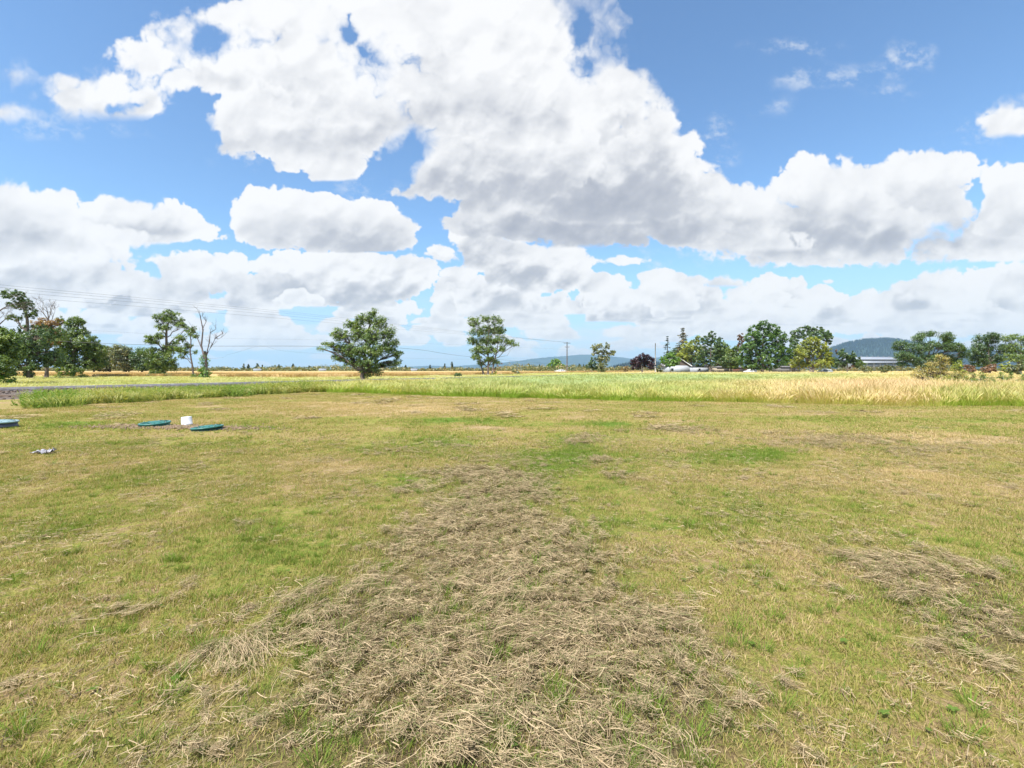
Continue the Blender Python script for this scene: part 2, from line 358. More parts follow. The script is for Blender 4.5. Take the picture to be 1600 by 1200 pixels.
class MB:
    """gathers boxes, tubes, discs into one mesh"""
    def __init__(s): s.V = []; s.F = {}; s.n = 0
    def add(s, V, faces):

        for f in faces: s.F.setdefault(len(f), []).append([i+s.n for i in f])
        s.V += [tuple(v) for v in V]; s.n += len(V); return s
    def box(s, c, size, rz=0., rx=0., taper=1.):
        m = Matrix.Rotation(rz, 3, 'Z') @ Matrix.Rotation(rx, 3, 'X'); h = [q/2 for q in size]; V = []
        for z in (-1, 1):
            k = taper if z > 0 else 1.
            for x, y in ((-1, -1), (1, -1), (1, 1), (-1, 1)): V.append(Vector(c)+m @ Vector((x*h[0]*k, y*h[1]*k, z*h[2])))
        s.add(V, [(3, 2, 1, 0), (4, 5, 6, 7), (0, 1, 5, 4), (1, 2, 6, 5), (2, 3, 7, 6), (3, 0, 4, 7)]); return s
    def tube(s, pts, rad, n=6, caps=True):
        pts = [Vector(p) for p in pts]; N = len(pts)
        if not hasattr(rad, '__len__'): rad = [rad]*N
        V = []; ref = Vector((0.3, 0.1, 1.)).normalized()
        for i, p in enumerate(pts):
            t = (pts[min(i+1, N-1)]-pts[max(i-1, 0)])
            t = t.normalized() if t.length > 1e-9 else Vector((0, 0, 1))
            a = t.cross(ref)
            if a.length < .15: a = t.cross(Vector((1, 0, 0)))
            a.normalize(); b = t.cross(a)
            for k in range(n):
                th = 2*math.pi*k/n; V.append(p+(a*math.cos(th)+b*math.sin(th))*rad[i])
        F = [(i*n+k, i*n+(k+1) % n, (i+1)*n+(k+1) % n, (i+1)*n+k) for i in range(N-1) for k in range(n)]
        if caps: F += [tuple(range(n)), tuple(range(N*n-1, (N-1)*n-1, -1))]
        s.add(V, F); return s
    def lathe(s, prof, c=(0, 0, 0), n=24, axis='Z'):
        V = []; c = Vector(c)
        for r, z in prof:
            for k in range(n):
                th = 2*math.pi*k/n; v = (r*math.cos(th), r*math.sin(th), z)
                if axis == 'X': v = (v[2], v[0], v[1])
                V.append(c+Vector(v))
        m = len(prof)
        s.add(V, [(i*n+k, i*n+(k+1) % n, (i+1)*n+(k+1) % n, (i+1)*n+k) for i in range(m-1) for k in range(n)]); return s
    def prism(s, outline, y0, y1):
        n = len(outline); V = [(x, y0, z) for x, z in outline]+[(x, y1, z) for x, z in outline]
        s.add(V, [(i, (i+1) % n, n+(i+1) % n, n+i) for i in range(n)]+[tuple(range(n-1, -1, -1)), tuple(range(n, 2*n))]); return s
    def mesh(s, name, mat, smooth=False):
        return mesh_np(name, s.V, [np.array(v) for v in s.F.values()], mat, smooth=smooth)
    def obj(s, name, mat, parent=None, smooth=False, loc=(0, 0, 0), rz=0.):
        return obj(name, s.mesh(name, mat, smooth), parent, loc, rz)

MATS = {}
def new_mat(name):
    m = bpy.data.materials.new(name); m.use_nodes = True; m.node_tree.nodes.clear()
    g = NT(m.node_tree); o = m.node_tree.nodes.new('ShaderNodeOutputMaterial'); MATS[name] = m
    return m, g, o
def attr(g, name, inst=False):
    n = g.n.new('ShaderNodeAttribute'); n.attribute_name = name; n.attribute_type = 'INSTANCER' if inst else 'GEOMETRY'; return n.outputs['Fac']
def pos(g): return g.n.new('ShaderNodeNewGeometry').outputs['Position']
def objco(g): return g.n.new('ShaderNodeTexCoord').outputs['Object']
def princ(g, o, col, rough=.6, spec=.3, metal=0., bump=None, bstr=.3, bdist=.02):
    p = g.n.new('ShaderNodeBsdfPrincipled'); g.put(col if not isinstance(col, tuple) or len(col) == 4 else (*col, 1.), p.inputs['Base Color'])
    g.put(rough, p.inputs['Roughness']); p.inputs['Specular IOR Level'].default_value = spec; g.put(metal, p.inputs['Metallic'])
    if bump is not None:
        b = g.n.new('ShaderNodeBump'); b.inputs['Strength'].default_value = bstr; b.inputs['Distance'].default_value = bdist
        g.l.new(bump, b.inputs['Height']); g.l.new(b.outputs[0], p.inputs['Normal'])
    g.l.new(p.outputs[0], o.inputs[0]); return p
def leafy(g, o, col, trans=.35, gloss=.0):
    d = g.n.new('ShaderNodeBsdfDiffuse'); t = g.n.new('ShaderNodeBsdfTranslucent')
    g.l.new(col, d.inputs[0]); g.l.new(g.mix(1., col, (1.25, 1.2, .55), 'MULTIPLY'), t.inputs[0])
    m = g.n.new('ShaderNodeMixShader'); m.inputs[0].default_value = trans; g.l.new(d.outputs[0], m.inputs[1]); g.l.new(t.outputs[0], m.inputs[2])
    last = m.outputs[0]
    if gloss > 0:
        gl = g.n.new('ShaderNodeBsdfGlossy'); gl.inputs['Roughness'].default_value = .45; gl.inputs[0].default_value = (.9, .95, 1, 1)
        m2 = g.n.new('ShaderNodeMixShader'); m2.inputs[0].default_value = gloss; g.l.new(last, m2.inputs[1]); g.l.new(gl.outputs[0], m2.inputs[2]); last = m2.outputs[0]
    g.l.new(last, o.inputs[0])
def plain(name, c1, c2=None, scale=3., rough=.7, spec=.25, metal=0., bstr=.2):
    if name in MATS: return MATS[name]
    m, g, o = new_mat(name); P = objco(g)
    n = g.noise(P, scale, 6., .6); c2 = c2 or tuple(v*.7 for v in c1)
    princ(g, o, g.mix(g.mr(n, .3, .7), c1, c2), rough, spec, metal, bump=g.noise(P, scale*6, 4.), bstr=bstr, bdist=.01)
    return m

# ------------------------------------------------------------------ scattering many small plants as one object
SRC = {}
def scatter(name, P, rot, scl, idx, sources, attrs, label=None, kind='stuff', mat=None):
    """instances of the source meshes on points"""
    P = np.asarray(P, np.float32); n = len(P)
    me = bpy.data.meshes.new(name+'_points'); me.vertices.add(n); me.vertices.foreach_set('co', P.ravel())
    def fa(k, a, t='FLOAT'):
        at = me.attributes.new(k, t, 'POINT'); at.data.foreach_set('vector' if t == 'FLOAT_VECTOR' else 'value', np.ascontiguousarray(a, np.int32 if t == 'INT' else np.float32).ravel())
    fa('rot', rot, 'FLOAT_VECTOR'); fa('scl', scl, 'FLOAT_VECTOR'); fa('idx', idx, 'INT')
    for k, a in attrs.items(): fa(k, a)
    col = bpy.data.collections.new(name+'_kinds')
    for i, m in enumerate(sources): col.objects.link(bpy.data.objects.new('%s_%02d' % (name, i), m))
    ng = bpy.data.node_groups.new(name+'_scatter', 'GeometryNodeTree')
    ng.interface.new_socket('Geometry', in_out='INPUT', socket_type='NodeSocketGeometry')
    ng.interface.new_socket('Geometry', in_out='OUTPUT', socket_type='NodeSocketGeometry')
    N = ng.nodes; L = ng.links
    gi = N.new('NodeGroupInput'); go = N.new('NodeGroupOutput')
    ci = N.new('GeometryNodeCollectionInfo'); ci.inputs['Collection'].default_value = col
    ci.inputs['Separate Children'].default_value = True; ci.inputs['Reset Children'].default_value = True
    m2p = N.new('GeometryNodeMeshToPoints'); L.new(gi.outputs[0], m2p.inputs[0])
    ip = N.new('GeometryNodeInstanceOnPoints'); L.new(m2p.outputs[0], ip.inputs['Points']); L.new(ci.outputs[0], ip.inputs['Instance'])
    ip.inputs['Pick Instance'].default_value = True
    def na(k, t):
        a = N.new('GeometryNodeInputNamedAttribute'); a.data_type = t; a.inputs[0].default_value = k; return a.outputs[0]
    L.new(na('idx', 'INT'), ip.inputs['Instance Index']); L.new(na('scl', 'FLOAT_VECTOR'), ip.inputs['Scale'])
    e2r = N.new('FunctionNodeEulerToRotation'); L.new(na('rot', 'FLOAT_VECTOR'), e2r.inputs[0]); L.new(e2r.outputs[0], ip.inputs['Rotation'])
    L.new(ip.outputs[0], go.inputs[0])
    o = obj(name, me); md = o.modifiers.new('scatter', 'NODES'); md.node_group = ng
    tag(o, kind=kind)
    if label: o['label'] = label
    if mat: me.materials.append(mat)
    return o

def ribbons(base, direc, length, width, segs, bend, up=0.0, side=None, taper=True):
    """n curved ribbons. base (n,3), direc (n,3) unit start direction, bend (n,3) added along the way. returns V, F, t (0..1 along), id"""
    n = len(base); V = np.zeros((n, (segs+1)*2, 3), np.float32); T = np.zeros((n, (segs+1)*2), np.float32)
    if side is None:
        a = rng.random(n)*2*np.pi; side = np.stack([np.cos(a), np.sin(a), np.zeros(n)], 1)
    for k in range(segs+1):
        t = k/segs
        c = base+direc*(length*t)[:, None]+bend*(t*t*length)[:, None]
        w = (width*(1-.85*t if taper else 1.)*.5)[:, None]*side
        V[:, 2*k] = c-w; V[:, 2*k+1] = c+w; T[:, 2*k:2*k+2] = t
    off = (np.arange(n)*(segs+1)*2)[:, None]
    F = np.concatenate([off+np.array([2*k, 2*k+1, 2*k+3, 2*k+2])[None] for k in range(segs)], 0)
    return V.reshape(-1, 3), F, T.ravel(), np.repeat(np.arange(n), (segs+1)*2)

# ------------------------------------------------------------------ the lie of the land
CAMK = CAM_H*FPX
EDGE = [(-3000,900),(-900,720),(-200,655),(0,641),(160,632),(400,618),(480,613),(560,614),(700,620),(850,624),(1000,627),(1200,630),(1370,634),(1600,637),(2400,650),(5000,900)]
def to_px(x, y):
    y = np.maximum(y, .3); return 800+FPX*x/y, HOR+CAMK/y
def edge_row(px): return np.interp(px, [e[0] for e in EDGE], [e[1] for e in EDGE])
def blobs(px, py, lst):
    a = np.zeros(np.shape(px))
    for cx, cy, rx, ry, v in lst: a = a+v*np.exp(-(((px-cx)/rx)**2+((py-cy)/ry)**2)*.8)
    return a
GREEN = [(885,716,60,26,.72),(790,662,120,8,.30),(700,658,60,6,.30),(952,662,30,6,.45),(1130,716,90,11,.55),(1190,708,50,7,.3),(130,668,90,8,.35),(400,664,40,6,.30),(640,745,70,30,.25),(700,690,80,8,.25),
 (960,800,130,45,.22),(1180,800,130,45,.12),(1300,1060,120,80,.22),(100,830,120,60,.15),(440,900,90,60,.15),(250,980,120,60,.10),(870,760,80,26,.35),(480,1000,40,30,.3),(60,700,80,10,.15),(1580,730,60,10,.2),(1100,1100,60,60,.2),
 (700,636,170,9,-.18),(1250,688,260,14,-.35),(1480,690,120,12,-.25),(1380,742,220,18,-.25),(420,640,240,10,-.12),(960,650,200,6,-.15),(1320,900,130,60,-.12),(150,860,60,30,-.15),(300,830,60,20,-.12),(200,960,80,40,-.12),(1500,800,150,30,-.12),(1500,655,200,5,.12)]
HAY = [(650,1190,420,60,.8),(1000,1190,200,50,.5),(775,765,60,50,.8),(770,850,120,55,.85),(715,950,170,60,.8),(760,1050,270,70,.95),(560,1100,130,50,.9),(960,1010,110,60,.55),(890,880,70,30,.4),(1000,1110,160,60,.6),
 (1480,930,110,45,.6),(1550,1000,80,50,.6),(1410,885,55,16,.5),(1290,690,110,12,.5),(1440,706,90,10,.45),(1040,672,90,7,.4),(365,1018,34,12,.9),(210,790,34,5,.5),(530,718,34,4,.6),(100,892,44,8,.4),(50,1005,50,18,.35),
 (650,705,70,8,.4),(720,740,60,12,.5),(650,770,60,10,.35),(620,860,50,14,.4),(905,690,26,8,.6),(940,722,26,8,.7),(975,745,26,8,.7),(1010,765,26,8,.5),(1050,790,30,8,.4),(1250,840,40,8,.35),(1320,880,40,10,.4),(1380,930,40,12,.4),(820,640,60,3,.3),(300,900,60,8,.25),(1240,960,60,10,.25),(1330,1020,60,12,.3),(480,985,30,12,.4)]
def npn(x, y, s, seed): return fbm(np.asarray(x, np.float32)/s+31., np.asarray(y, np.float32)/s+57., 1., 4, .55, seed)
def lawn_tint(x, y):
    px, py = to_px(x, y)
    g = .475+blobs(px, py, GREEN)*(.8+.9*npn(x, y, .7, 405))+.17*npn(x, y, 2.2, 401)+.13*npn(x, y, .55, 411)
    g = g-.02*sstep(9, 16, y)
    # faint mowing stripes running across the far lawn
    g = g+.075*np.sin((x*.16+y)*2.6+1.2*npn(x, y, 4., 421))*sstep(4, 9, y)
    h = blobs(px, py, HAY)*(1.05+.55*npn(x, y, .55, 431)+.3*npn(x, y, 1.6, 435))+.10*npn(x, y, .8, 441)*sstep(-.2, .6, npn(x, y, 3., 451))
    return np.clip(g, 0, 1.), np.clip(h, 0, 1)
def lawn_z(x, y): return .018+.012*npn(x, y, 1.4, 461)

# straw to green, shared by turf, blades and tall plants
STRAW, TAN, OLIVE, GRN = (.66, .51, .28), (.47, .34, .18), (.40, .375, .10), (.165, .275, .042)
def tint_ramp(g, f, straw=STRAW, tan=TAN, olive=OLIVE, grn=GRN):
    c = g.mix(g.mr(f, .05, .30), straw, tan); c = g.mix(g.mr(f, .28, .52), c, olive); return g.mix(g.mr(f, .52, .85), c, grn)

m, g, o = new_mat('turf'); P = pos(g)
f = g.math('ADD', attr(g, 'g'), g.math('MULTIPLY_ADD', g.noise(P, 11., 8., .7), 1.5, -.78))
c = tint_ramp(g, f)
c = g.mix(g.mr(attr(g, 'h'), .1, .7), c, g.mix(g.noise(P, 40., 5., .7), (.13, .10, .05), (.32, .25, .14)))  # turf beneath hay coloured darker: shadow under the strands painted in
c = g.mix(g.mr(g.noise(P, 60., 6., .75), .36, .66), g.mix(1., c, (.38, .36, .36), 'MULTIPLY'), c)
princ(g, o, c, .9, .05, bump=g.noise(P, 70., 6., .75), bstr=.8, bdist=.03)

xs = np.arange(-34, 34.01, .17); ys = np.arange(-4, 34.01, .17)
GXX, GYY = np.meshgrid(xs, ys); gg, hh = lawn_tint(GXX, GYY)
V = np.stack([GXX, GYY, lawn_z(GXX, GYY)], -1).reshape(-1, 3)
ny, nx = GXX.shape; ii = (np.arange(ny-1)[:, None]*nx+np.arange(nx-1)[None]).ravel()
lawn = obj('lawn', mesh_np('lawn', V, np.stack([ii, ii+1, ii+nx+1, ii+nx], 1), MATS['turf'], {'g': gg.ravel(), 'h': hh.ravel()}, smooth=True)); tag(lawn, kind='structure')

m, g, o = new_mat('land'); P = pos(g)
n1 = g.noise(P, .012, 6., .6); n2 = g.noise(P, 1.4, 6., .7)
f = g.math('ADD', g.math('MULTIPLY_ADD', n1, 1.3, -.25), g.math('MULTIPLY_ADD', n2, .5, -.25))
c = tint_ramp(g, f)
d = g.vmath('LENGTH', P, out=1)
c = g.mix(g.mr(d, 600., 1500.), c, g.mix(g.noise(P, .004, 5., .6), (.05, .085, .025), (.15, .15, .05)))
princ(g, o, c, .95, .03, bump=n2, bstr=.5, bdist=.1)
S = 15500.; rr = [0, 40, 90, 200, 500, 1500, 5000, S]
V = [(0, 0, -.06)]; F3 = []; F4 = []
for i, r in enumerate(rr[1:]):
    for k in range(48): V.append((r*math.cos(k*math.pi/24), r*math.sin(k*math.pi/24), -.06))
for k in range(48): F3.append((0, 1+k, 1+(k+1) % 48))
for i in range(len(rr)-2):
    for k in range(48): a = 1+i*48; F4.append((a+k, a+48+k, a+48+(k+1) % 48, a+(k+1) % 48))
tag(obj('ground', mesh_np('ground', V, [np.array(F3), np.array(F4)], MATS['land'])), kind='structure')

# ------------------------------------------------------------------ mown lawn: stubble, clippings, weeds
m, g, o = new_mat('blade'); P = pos(g)
f = g.math('ADD', attr(g, 'g', True), g.math('MULTIPLY_ADD', g.noise(P, 4., 5., .65), 1.3, -.65))
f = g.math('ADD', f, g.math('MULTIPLY_ADD', attr(g, 'rnd'), .9, -.45))
c = tint_ramp(g, f)
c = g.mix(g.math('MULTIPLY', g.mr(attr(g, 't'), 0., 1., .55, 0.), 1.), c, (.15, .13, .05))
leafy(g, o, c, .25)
m, g, o = new_mat('cut_hay'); P = pos(g)
r = g.math('ADD', attr(g, 'rnd'), g.math('MULTIPLY_ADD', g.noise(P, 3.5, 3., .6), .8, -.40))
c = g.mix(g.mr(r, .15, .55), (.225, .175, .105), (.475, .37, .235)); c = g.mix(g.mr(r, .6, 1.), c, (.54, .43, .275))
c = g.mix(g.mr(attr(g, 'grn'), .78, .82), c, (.20, .21, .09))
leafy(g, o, c, .2)

def blade_tile(n, size, hmin, hmax, w, segs=2, lean=.8):
    b = np.zeros((n, 3)); b[:, 0] = (rng.random(n)-.5)*size; b[:, 1] = (rng.random(n)-.5)*size
    a = rng.random(n)*2*np.pi; l = lean*rng.random(n)**1.2
    d = np.stack([np.cos(a)*l, np.sin(a)*l, np.ones(n)], 1); d /= np.linalg.norm(d, axis=1)[:, None]
    a2 = a+rng.normal(0, .6, n); bend = np.stack([np.cos(a2), np.sin(a2), -.35*np.ones(n)], 1)*(.5*rng.random(n))[:, None]
    L = hmin+(hmax-hmin)*rng.random(n)**1.5; side = np.stack([-np.sin(a2+rng.normal(0, .5, n)), np.cos(a2), np.zeros(n)], 1)
    V, F, T, I = ribbons(b, d, L, w*(.6+.8*rng.random(n)), segs, bend, side=side)
    return mesh_np('blades', V, F, MATS['blade'], {'t': T, 'rnd': rng.random(n)[I]})
def in_view(x, y, margin=2.):
    return (np.abs(x) < 1.16*y+margin) & (y > -1)
def jitter_grid(x0, x1, y0, y1, s, keep):
    X, Y = np.meshgrid(np.arange(x0, x1, s), np.arange(y0, y1, s)); X = X.ravel()+rng.uniform(-.35, .35, X.size)*s; Y = Y.ravel()+rng.uniform(-.35, .35, Y.size)*s
    k = keep(X, Y); return X[k], Y[k]
def put(name, X, Y, z, sources, scl, attrs, label=None, tilt=.0, mat=None):
    n = len(X); rot = np.stack([rng.normal(0, tilt+1e-4, n), rng.normal(0, tilt+1e-4, n), rng.random(n)*2*np.pi], 1)
    P = np.stack([X, Y, z], 1)
    return scatter(name, P, rot, scl, rng.integers(0, len(sources), n), sources, attrs, label, mat=mat)
def s3(a, b=None): b = a if b is None else b; return np.stack([a, a, b], 1)
def is_lawn(X, Y, m=0.):
    px, py = to_px(X, Y); return (py > edge_row(px)+m+1.2*npn(X, Y, .9, 471)) | (Y < 1)

tiles_n = [blade_tile(2300, .56, .015, .055, .0036) for _ in range(4)]
X, Y = jitter_grid(-13, 13, .4, 9.4, .46, lambda x, y: in_view(x, y, 1.6) & (y < 9.0+.4*np.sin(x*3)))
gv, hv = lawn_tint(X, Y)
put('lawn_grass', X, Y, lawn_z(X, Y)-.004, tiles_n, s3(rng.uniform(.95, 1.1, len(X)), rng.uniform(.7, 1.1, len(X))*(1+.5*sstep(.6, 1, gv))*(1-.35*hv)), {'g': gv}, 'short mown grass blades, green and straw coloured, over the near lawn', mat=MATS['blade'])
tiles_f = [blade_tile(1500, 1.3, .025, .075, .009, segs=1) for _ in range(4)]
X, Y = jitter_grid(-34, 34, 8.2, 31., 1.02, lambda x, y: in_view(x, y, 3) & is_lawn(x, y))
gv, hv = lawn_tint(X, Y)
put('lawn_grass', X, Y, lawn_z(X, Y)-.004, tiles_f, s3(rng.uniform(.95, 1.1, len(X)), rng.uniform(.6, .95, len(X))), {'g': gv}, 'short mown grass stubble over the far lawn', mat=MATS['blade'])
# taller green tufts pushing through the clippings
tuft = []
for _ in range(4):
    n = 60; a = rng.random(n)*2*np.pi; r = .05*np.sqrt(rng.random(n)); b = np.stack([np.cos(a)*r, np.sin(a)*r, np.zeros(n)], 1)
    d = np.stack([np.cos(a)*.4*rng.random(n), np.sin(a)*.4*rng.random(n), np.ones(n)], 1); bend = np.stack([np.cos(a), np.sin(a), -.3*np.ones(n)], 1)*.4
    V, F, T, I = ribbons(b, d, rng.uniform(.035, .085, n), rng.uniform(.0025, .0045, n), 2, bend)
    tuft.append(mesh_np('tuft', V, F, MATS['blade'], {'t': T*.6+.4, 'rnd': (.6+.4*rng.random(n))[I]}))
n = 5200; Y = .6+14*rng.random(n)**1.3; X = (rng.random(n)*2-1)*(1.16*Y+1)
gv, hv = lawn_tint(X, Y); k = rng.random(n) < .16+.7*sstep(.5, .9, gv)+.35*hv; X, Y, gv = X[k], Y[k], gv[k]
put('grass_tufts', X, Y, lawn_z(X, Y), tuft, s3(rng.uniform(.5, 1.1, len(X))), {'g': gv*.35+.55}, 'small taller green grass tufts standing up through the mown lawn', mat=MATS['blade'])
# hay clippings
def hay_tile(n, rad, lmin, lmax, w, zmax, align=None):
    # strands gather in small raised clumps with gaps between them
    nc = max(5, int(rad*rad*150)); ca = rng.random(nc)*6.283; cr_ = rad*np.sqrt(rng.random(nc)); cc = rng.integers(0, nc, n); cs = rng.uniform(.03, .075, nc)*rad/.3
    ch = rng.uniform(.3, 1.3, nc); q = np.abs(rng.normal(0, .6, n)); a = rng.random(n)*6.283
    b = np.stack([np.cos(ca[cc])*cr_[cc]+np.cos(a)*q*cs[cc], np.sin(ca[cc])*cr_[cc]+np.sin(a)*q*cs[cc], .004+zmax*ch[cc]*np.exp(-q*q)*rng.random(n)], 1)
    cth = rng.random(nc)*6.283
    th = cth[cc]+rng.normal(0, 1.1, n) if align is None else align+rng.normal(0, .6, n)
    d = np.stack([np.cos(th), np.sin(th), rng.normal(0, .13, n)], 1); th2 = th+rng.normal(0, 1., n)
    L = lmin+(lmax-lmin)*rng.random(n)**2.2; b[:, :2] -= d[:, :2]*L[:, None]*.5
    bend = np.stack([np.cos(th2), np.sin(th2), rng.normal(-.15, .15, n)], 1)*(.9*rng.random(n))[:, None]
    # ribbons here lie with their flat side partly up
    sd = np.stack([-np.sin(th)*.9, np.cos(th)*.9, rng.normal(0, .5, n)], 1)
    V, F, T, I = ribbons(b, d, L, w*(.5+rng.random(n)), 3, bend, side=sd, taper=False)
    V[:, 2] = np.maximum(V[:, 2], .003)
    return mesh_np('strands', V, F, MATS['cut_hay'], {'rnd': rng.random(n)[I], 'grn': rng.random(n)[I]})
hays = [hay_tile(900, .30, .010, .075, .0020, .042) for _ in range(4)]+[hay_tile(600, .30, .015, .12, .0019, .045, align=.2) for _ in range(2)]
X, Y = jitter_grid(-13, 13, .5, 12., .19, lambda x, y: in_view(x, y, 1.5))
gv, hv = lawn_tint(X, Y); k = rng.random(len(X)) < np.clip(hv*1.05-.16, 0, .72)+.02; X, Y, hv = X[k], Y[k], hv[k]
put('cut_hay', X, Y, lawn_z(X, Y)+.006+.025*hv*rng.random(len(X)), hays, s3(rng.uniform(.6, 1.15, len(X)), rng.uniform(.5, 1.2, len(X))*(.6+.8*hv)), {'z0': hv}, 'dry tan clippings of cut hay lying in loose mats on the lawn', tilt=.08, mat=MATS['cut_hay'])
th_ = [hay_tile(170, .36, .012, .07, .0028, .022) for _ in range(4)]
X, Y = jitter_grid(-12, 12, .5, 10., .30, lambda x, y: in_view(x, y, 1.5)); k = rng.random(len(X)) < .45+.5*npn(X, Y, 1.3, 475); X, Y = X[k], Y[k]
put('thatch', X, Y, lawn_z(X, Y)+.016, th_, s3(rng.uniform(.7, 1.2, len(X)), rng.uniform(.5, 1.2, len(X))), {'z0': X*0}, 'thin scatter of short dead grass bits all over the mown lawn', tilt=.05, mat=MATS['cut_hay'])
hays_f = [hay_tile(260, .5, .05, .30, .010, .07) for _ in range(3)]
X, Y = jitter_grid(-30, 30, 11.5, 27., .42, lambda x, y: in_view(x, y, 2) & is_lawn(x, y, 2))
gv, hv = lawn_tint(X, Y); k = rng.random(len(X)) < np.clip(hv*1.1-.08, 0, 1)+.02; X, Y = X[k], Y[k]
put('cut_hay', X, Y, lawn_z(X, Y)+.004, hays_f, s3(rng.uniform(.6, 1.2, len(X)), rng.uniform(.4, 1.2, len(X))), {'z0': X*0}, 'dry clippings of cut hay scattered over the far lawn', tilt=.05, mat=MATS['cut_hay'])
# long single stems lying on top
n = 420; Y = .8+9*rng.random(n)**1.2; X = (rng.random(n)*2-1)*(1.16*Y+.6); _, hv = lawn_tint(X, Y); k = rng.random(n) < .12+.6*hv; X, Y = X[k], Y[k]; n = len(X)
th = rng.random(n)*2*np.pi; d = np.stack([np.cos(th), np.sin(th), rng.normal(.03, .06, n)], 1)
V, F, T, I = ribbons(np.stack([X, Y, lawn_z(X, Y)+.03+.03*rng.random(n)], 1), d, rng.uniform(.06, .20, n), rng.uniform(.0016, .003, n), 5, np.stack([-np.sin(th), np.cos(th), -.15+0*th], 1)*rng.normal(0, .35, n)[:, None], side=np.stack([-np.sin(th), np.cos(th), 0*th+.3], 1), taper=False)
tag(obj('straw_stems', mesh_np('straw_stems', V, F, MATS['cut_hay'], {'rnd': (.3+.4*rng.random(n))[I], 'grn': (.7*rng.random(n))[I]})), 'long pale straw stems lying loose on the lawn', kind='stuff')
# broad-leaved weeds
m, g, o = new_mat('weed_leaf'); c = g.mix(g.noise(pos(g), 8., 3.), (.10, .17, .035), (.17, .26, .06)); leafy(g, o, c, .35)
ros = []
for _ in range(3):
    n = 9; a = np.arange(n)*2.4+rng.random(n); b = np.zeros((n, 3)); b[:, 2] = .01
    d = np.stack([np.cos(a), np.sin(a), .5+.3*rng.random(n)], 1); s = np.stack([-np.sin(a), np.cos(a), 0*a], 1); V = []; F = []
    for i in range(n):
        L = rng.uniform(.025, .045)
        for t, w in ((0, .1), (.35, .75), (.7, 1.), (.9, .6), (1, .05)):
            c0 = b[i]+d[i]*L*t+np.array([0, 0, -.45*L*t*t]); V += [c0-s[i]*w*L*.3, c0+s[i]*w*L*.3]
        F += [(i*10+2*q, i*10+2*q+1, i*10+2*q+3, i*10+2*q+2) for q in range(4)]
    ros.append(mesh_np('rosette', V, np.array(F), MATS['weed_leaf']))
sp = [(145,1088),(1382,1128),(275,1070),(1490,1122),(1318,1012),(1590,842)]
n = 40; Y = 1.6+6*rng.random(n); X = (rng.random(n)*2-1)*1.1*Y
X = np.concatenate([[gx(a, CAMK/(b-HOR)) for a, b in sp], X]); Y = np.concatenate([[CAMK/(b-HOR) for a, b in sp], Y])
sc = np.concatenate([np.full(len(sp), .6), rng.uniform(.25, .5, n)])
put('lawn_weeds', X, Y, lawn_z(X, Y)+.012, ros, s3(sc), {'g': X*0+.8}, 'bright green broad leaved weeds low in the mown lawn', tilt=.1, mat=MATS['weed_leaf'])

# ------------------------------------------------------------------ standing grass beyond the mown edge
m, g, o = new_mat('tall_grass'); P = pos(g)
gi = attr(g, 'g', True); t = attr(g, 't'); pk = attr(g, 'pk', True)
f = g.math('ADD', gi, g.math('MULTIPLY_ADD', g.noise(P, .55, 4., .65), .9, -.45))
f = g.math('ADD', f, g.math('MULTIPLY_ADD', attr(g, 'rnd'), .4, -.2))
f = g.math('ADD', f, g.math('MULTIPLY_ADD', t, -.42, .30))
c = tint_ramp(g, f, (.69, .56, .33), (.60, .50, .235), (.50, .49, .13), (.27, .40, .055))
c = g.mix(g.math('MULTIPLY', g.mr(t, .55, .95), g.math('MULTIPLY_ADD', attr(g, 'rnd'), .5, .35)), c, g.mix(pk, (.66, .62, .33), (.78, .57, .38)))
c = g.mix(g.mr(attr(g, 'bl', True), 0., 1.), c, (.38, .48, .24))
leafy(g, o, c, .35)
def tall_tile(n, rad, hmin, hmax, w, wind=(.25, 0)):
    a = rng.random(n)*2*np.pi; r = rad*np.sqrt(rng.random(n)); b = np.stack([np.cos(a)*r, np.sin(a)*r, np.zeros(n)-.03], 1)
    l = .30*rng.random(n); d = np.stack([np.cos(a)*l, np.sin(a)*l, np.ones(n)], 1); d /= np.linalg.norm(d, axis=1)[:, None]
    L = hmin+(hmax-hmin)*rng.random(n)**.8; heads = rng.random(n) < .45; L = np.where(heads, L, L*.62)
    a2 = rng.random(n)*2*np.pi; bend = np.stack([np.cos(a2)*.22+wind[0], np.sin(a2)*.22+wind[1], -.12-.25*rng.random(n)], 1)*np.where(heads, .8, 1.5)[:, None]
    V, F, T, I = ribbons(b, d, L, w*(.6+.7*rng.random(n)), 4, bend)
    V = V.reshape(n, 10, 3)
    # seed heads: the last part of a stem widens
    hw = w*np.where(heads, 3.2, 0.)[:, None]; sd = V[:, 7]-V[:, 6]; sd = sd/np.maximum(np.linalg.norm(sd, axis=1)[:, None], 1e-6)
    V[:, 6] -= sd*hw*.5; V[:, 7] += sd*hw*.5
    return mesh_np('stalks', V.reshape(-1, 3), F, MATS['tall_grass'], {'t': np.where(heads[I], T, T*.55), 'rnd': rng.random(n)[I]})
tall = [tall_tile(230, .48, .45, .95, .0085) for _ in range(4)]
def track_t(X, Y):      # signed distance from the railway's centre line, + on the viewer's side
    return (X+28.7)*.83-(Y-25.5)*.557
def band_pts(y0, y1, s, keep): return jitter_grid(-1.25*y1, 1.3*y1, y0, y1, s, lambda x, y: in_view(x, y, 3) & keep(x, y))
def field_keep(x, y):
    px, py = to_px(x, y); e = edge_row(px)+1.2*npn(x, y, .9, 471)+1.0*npn(x, y, .35, 473)
    tt = track_t(x, y)
    return (py < e) & (tt > 4.2+ .8*npn(x, y, 3, 481)) & ((px > 470+40*npn(x, y, 4., 485)) )
Xs, Ys, Ss = [], [], []
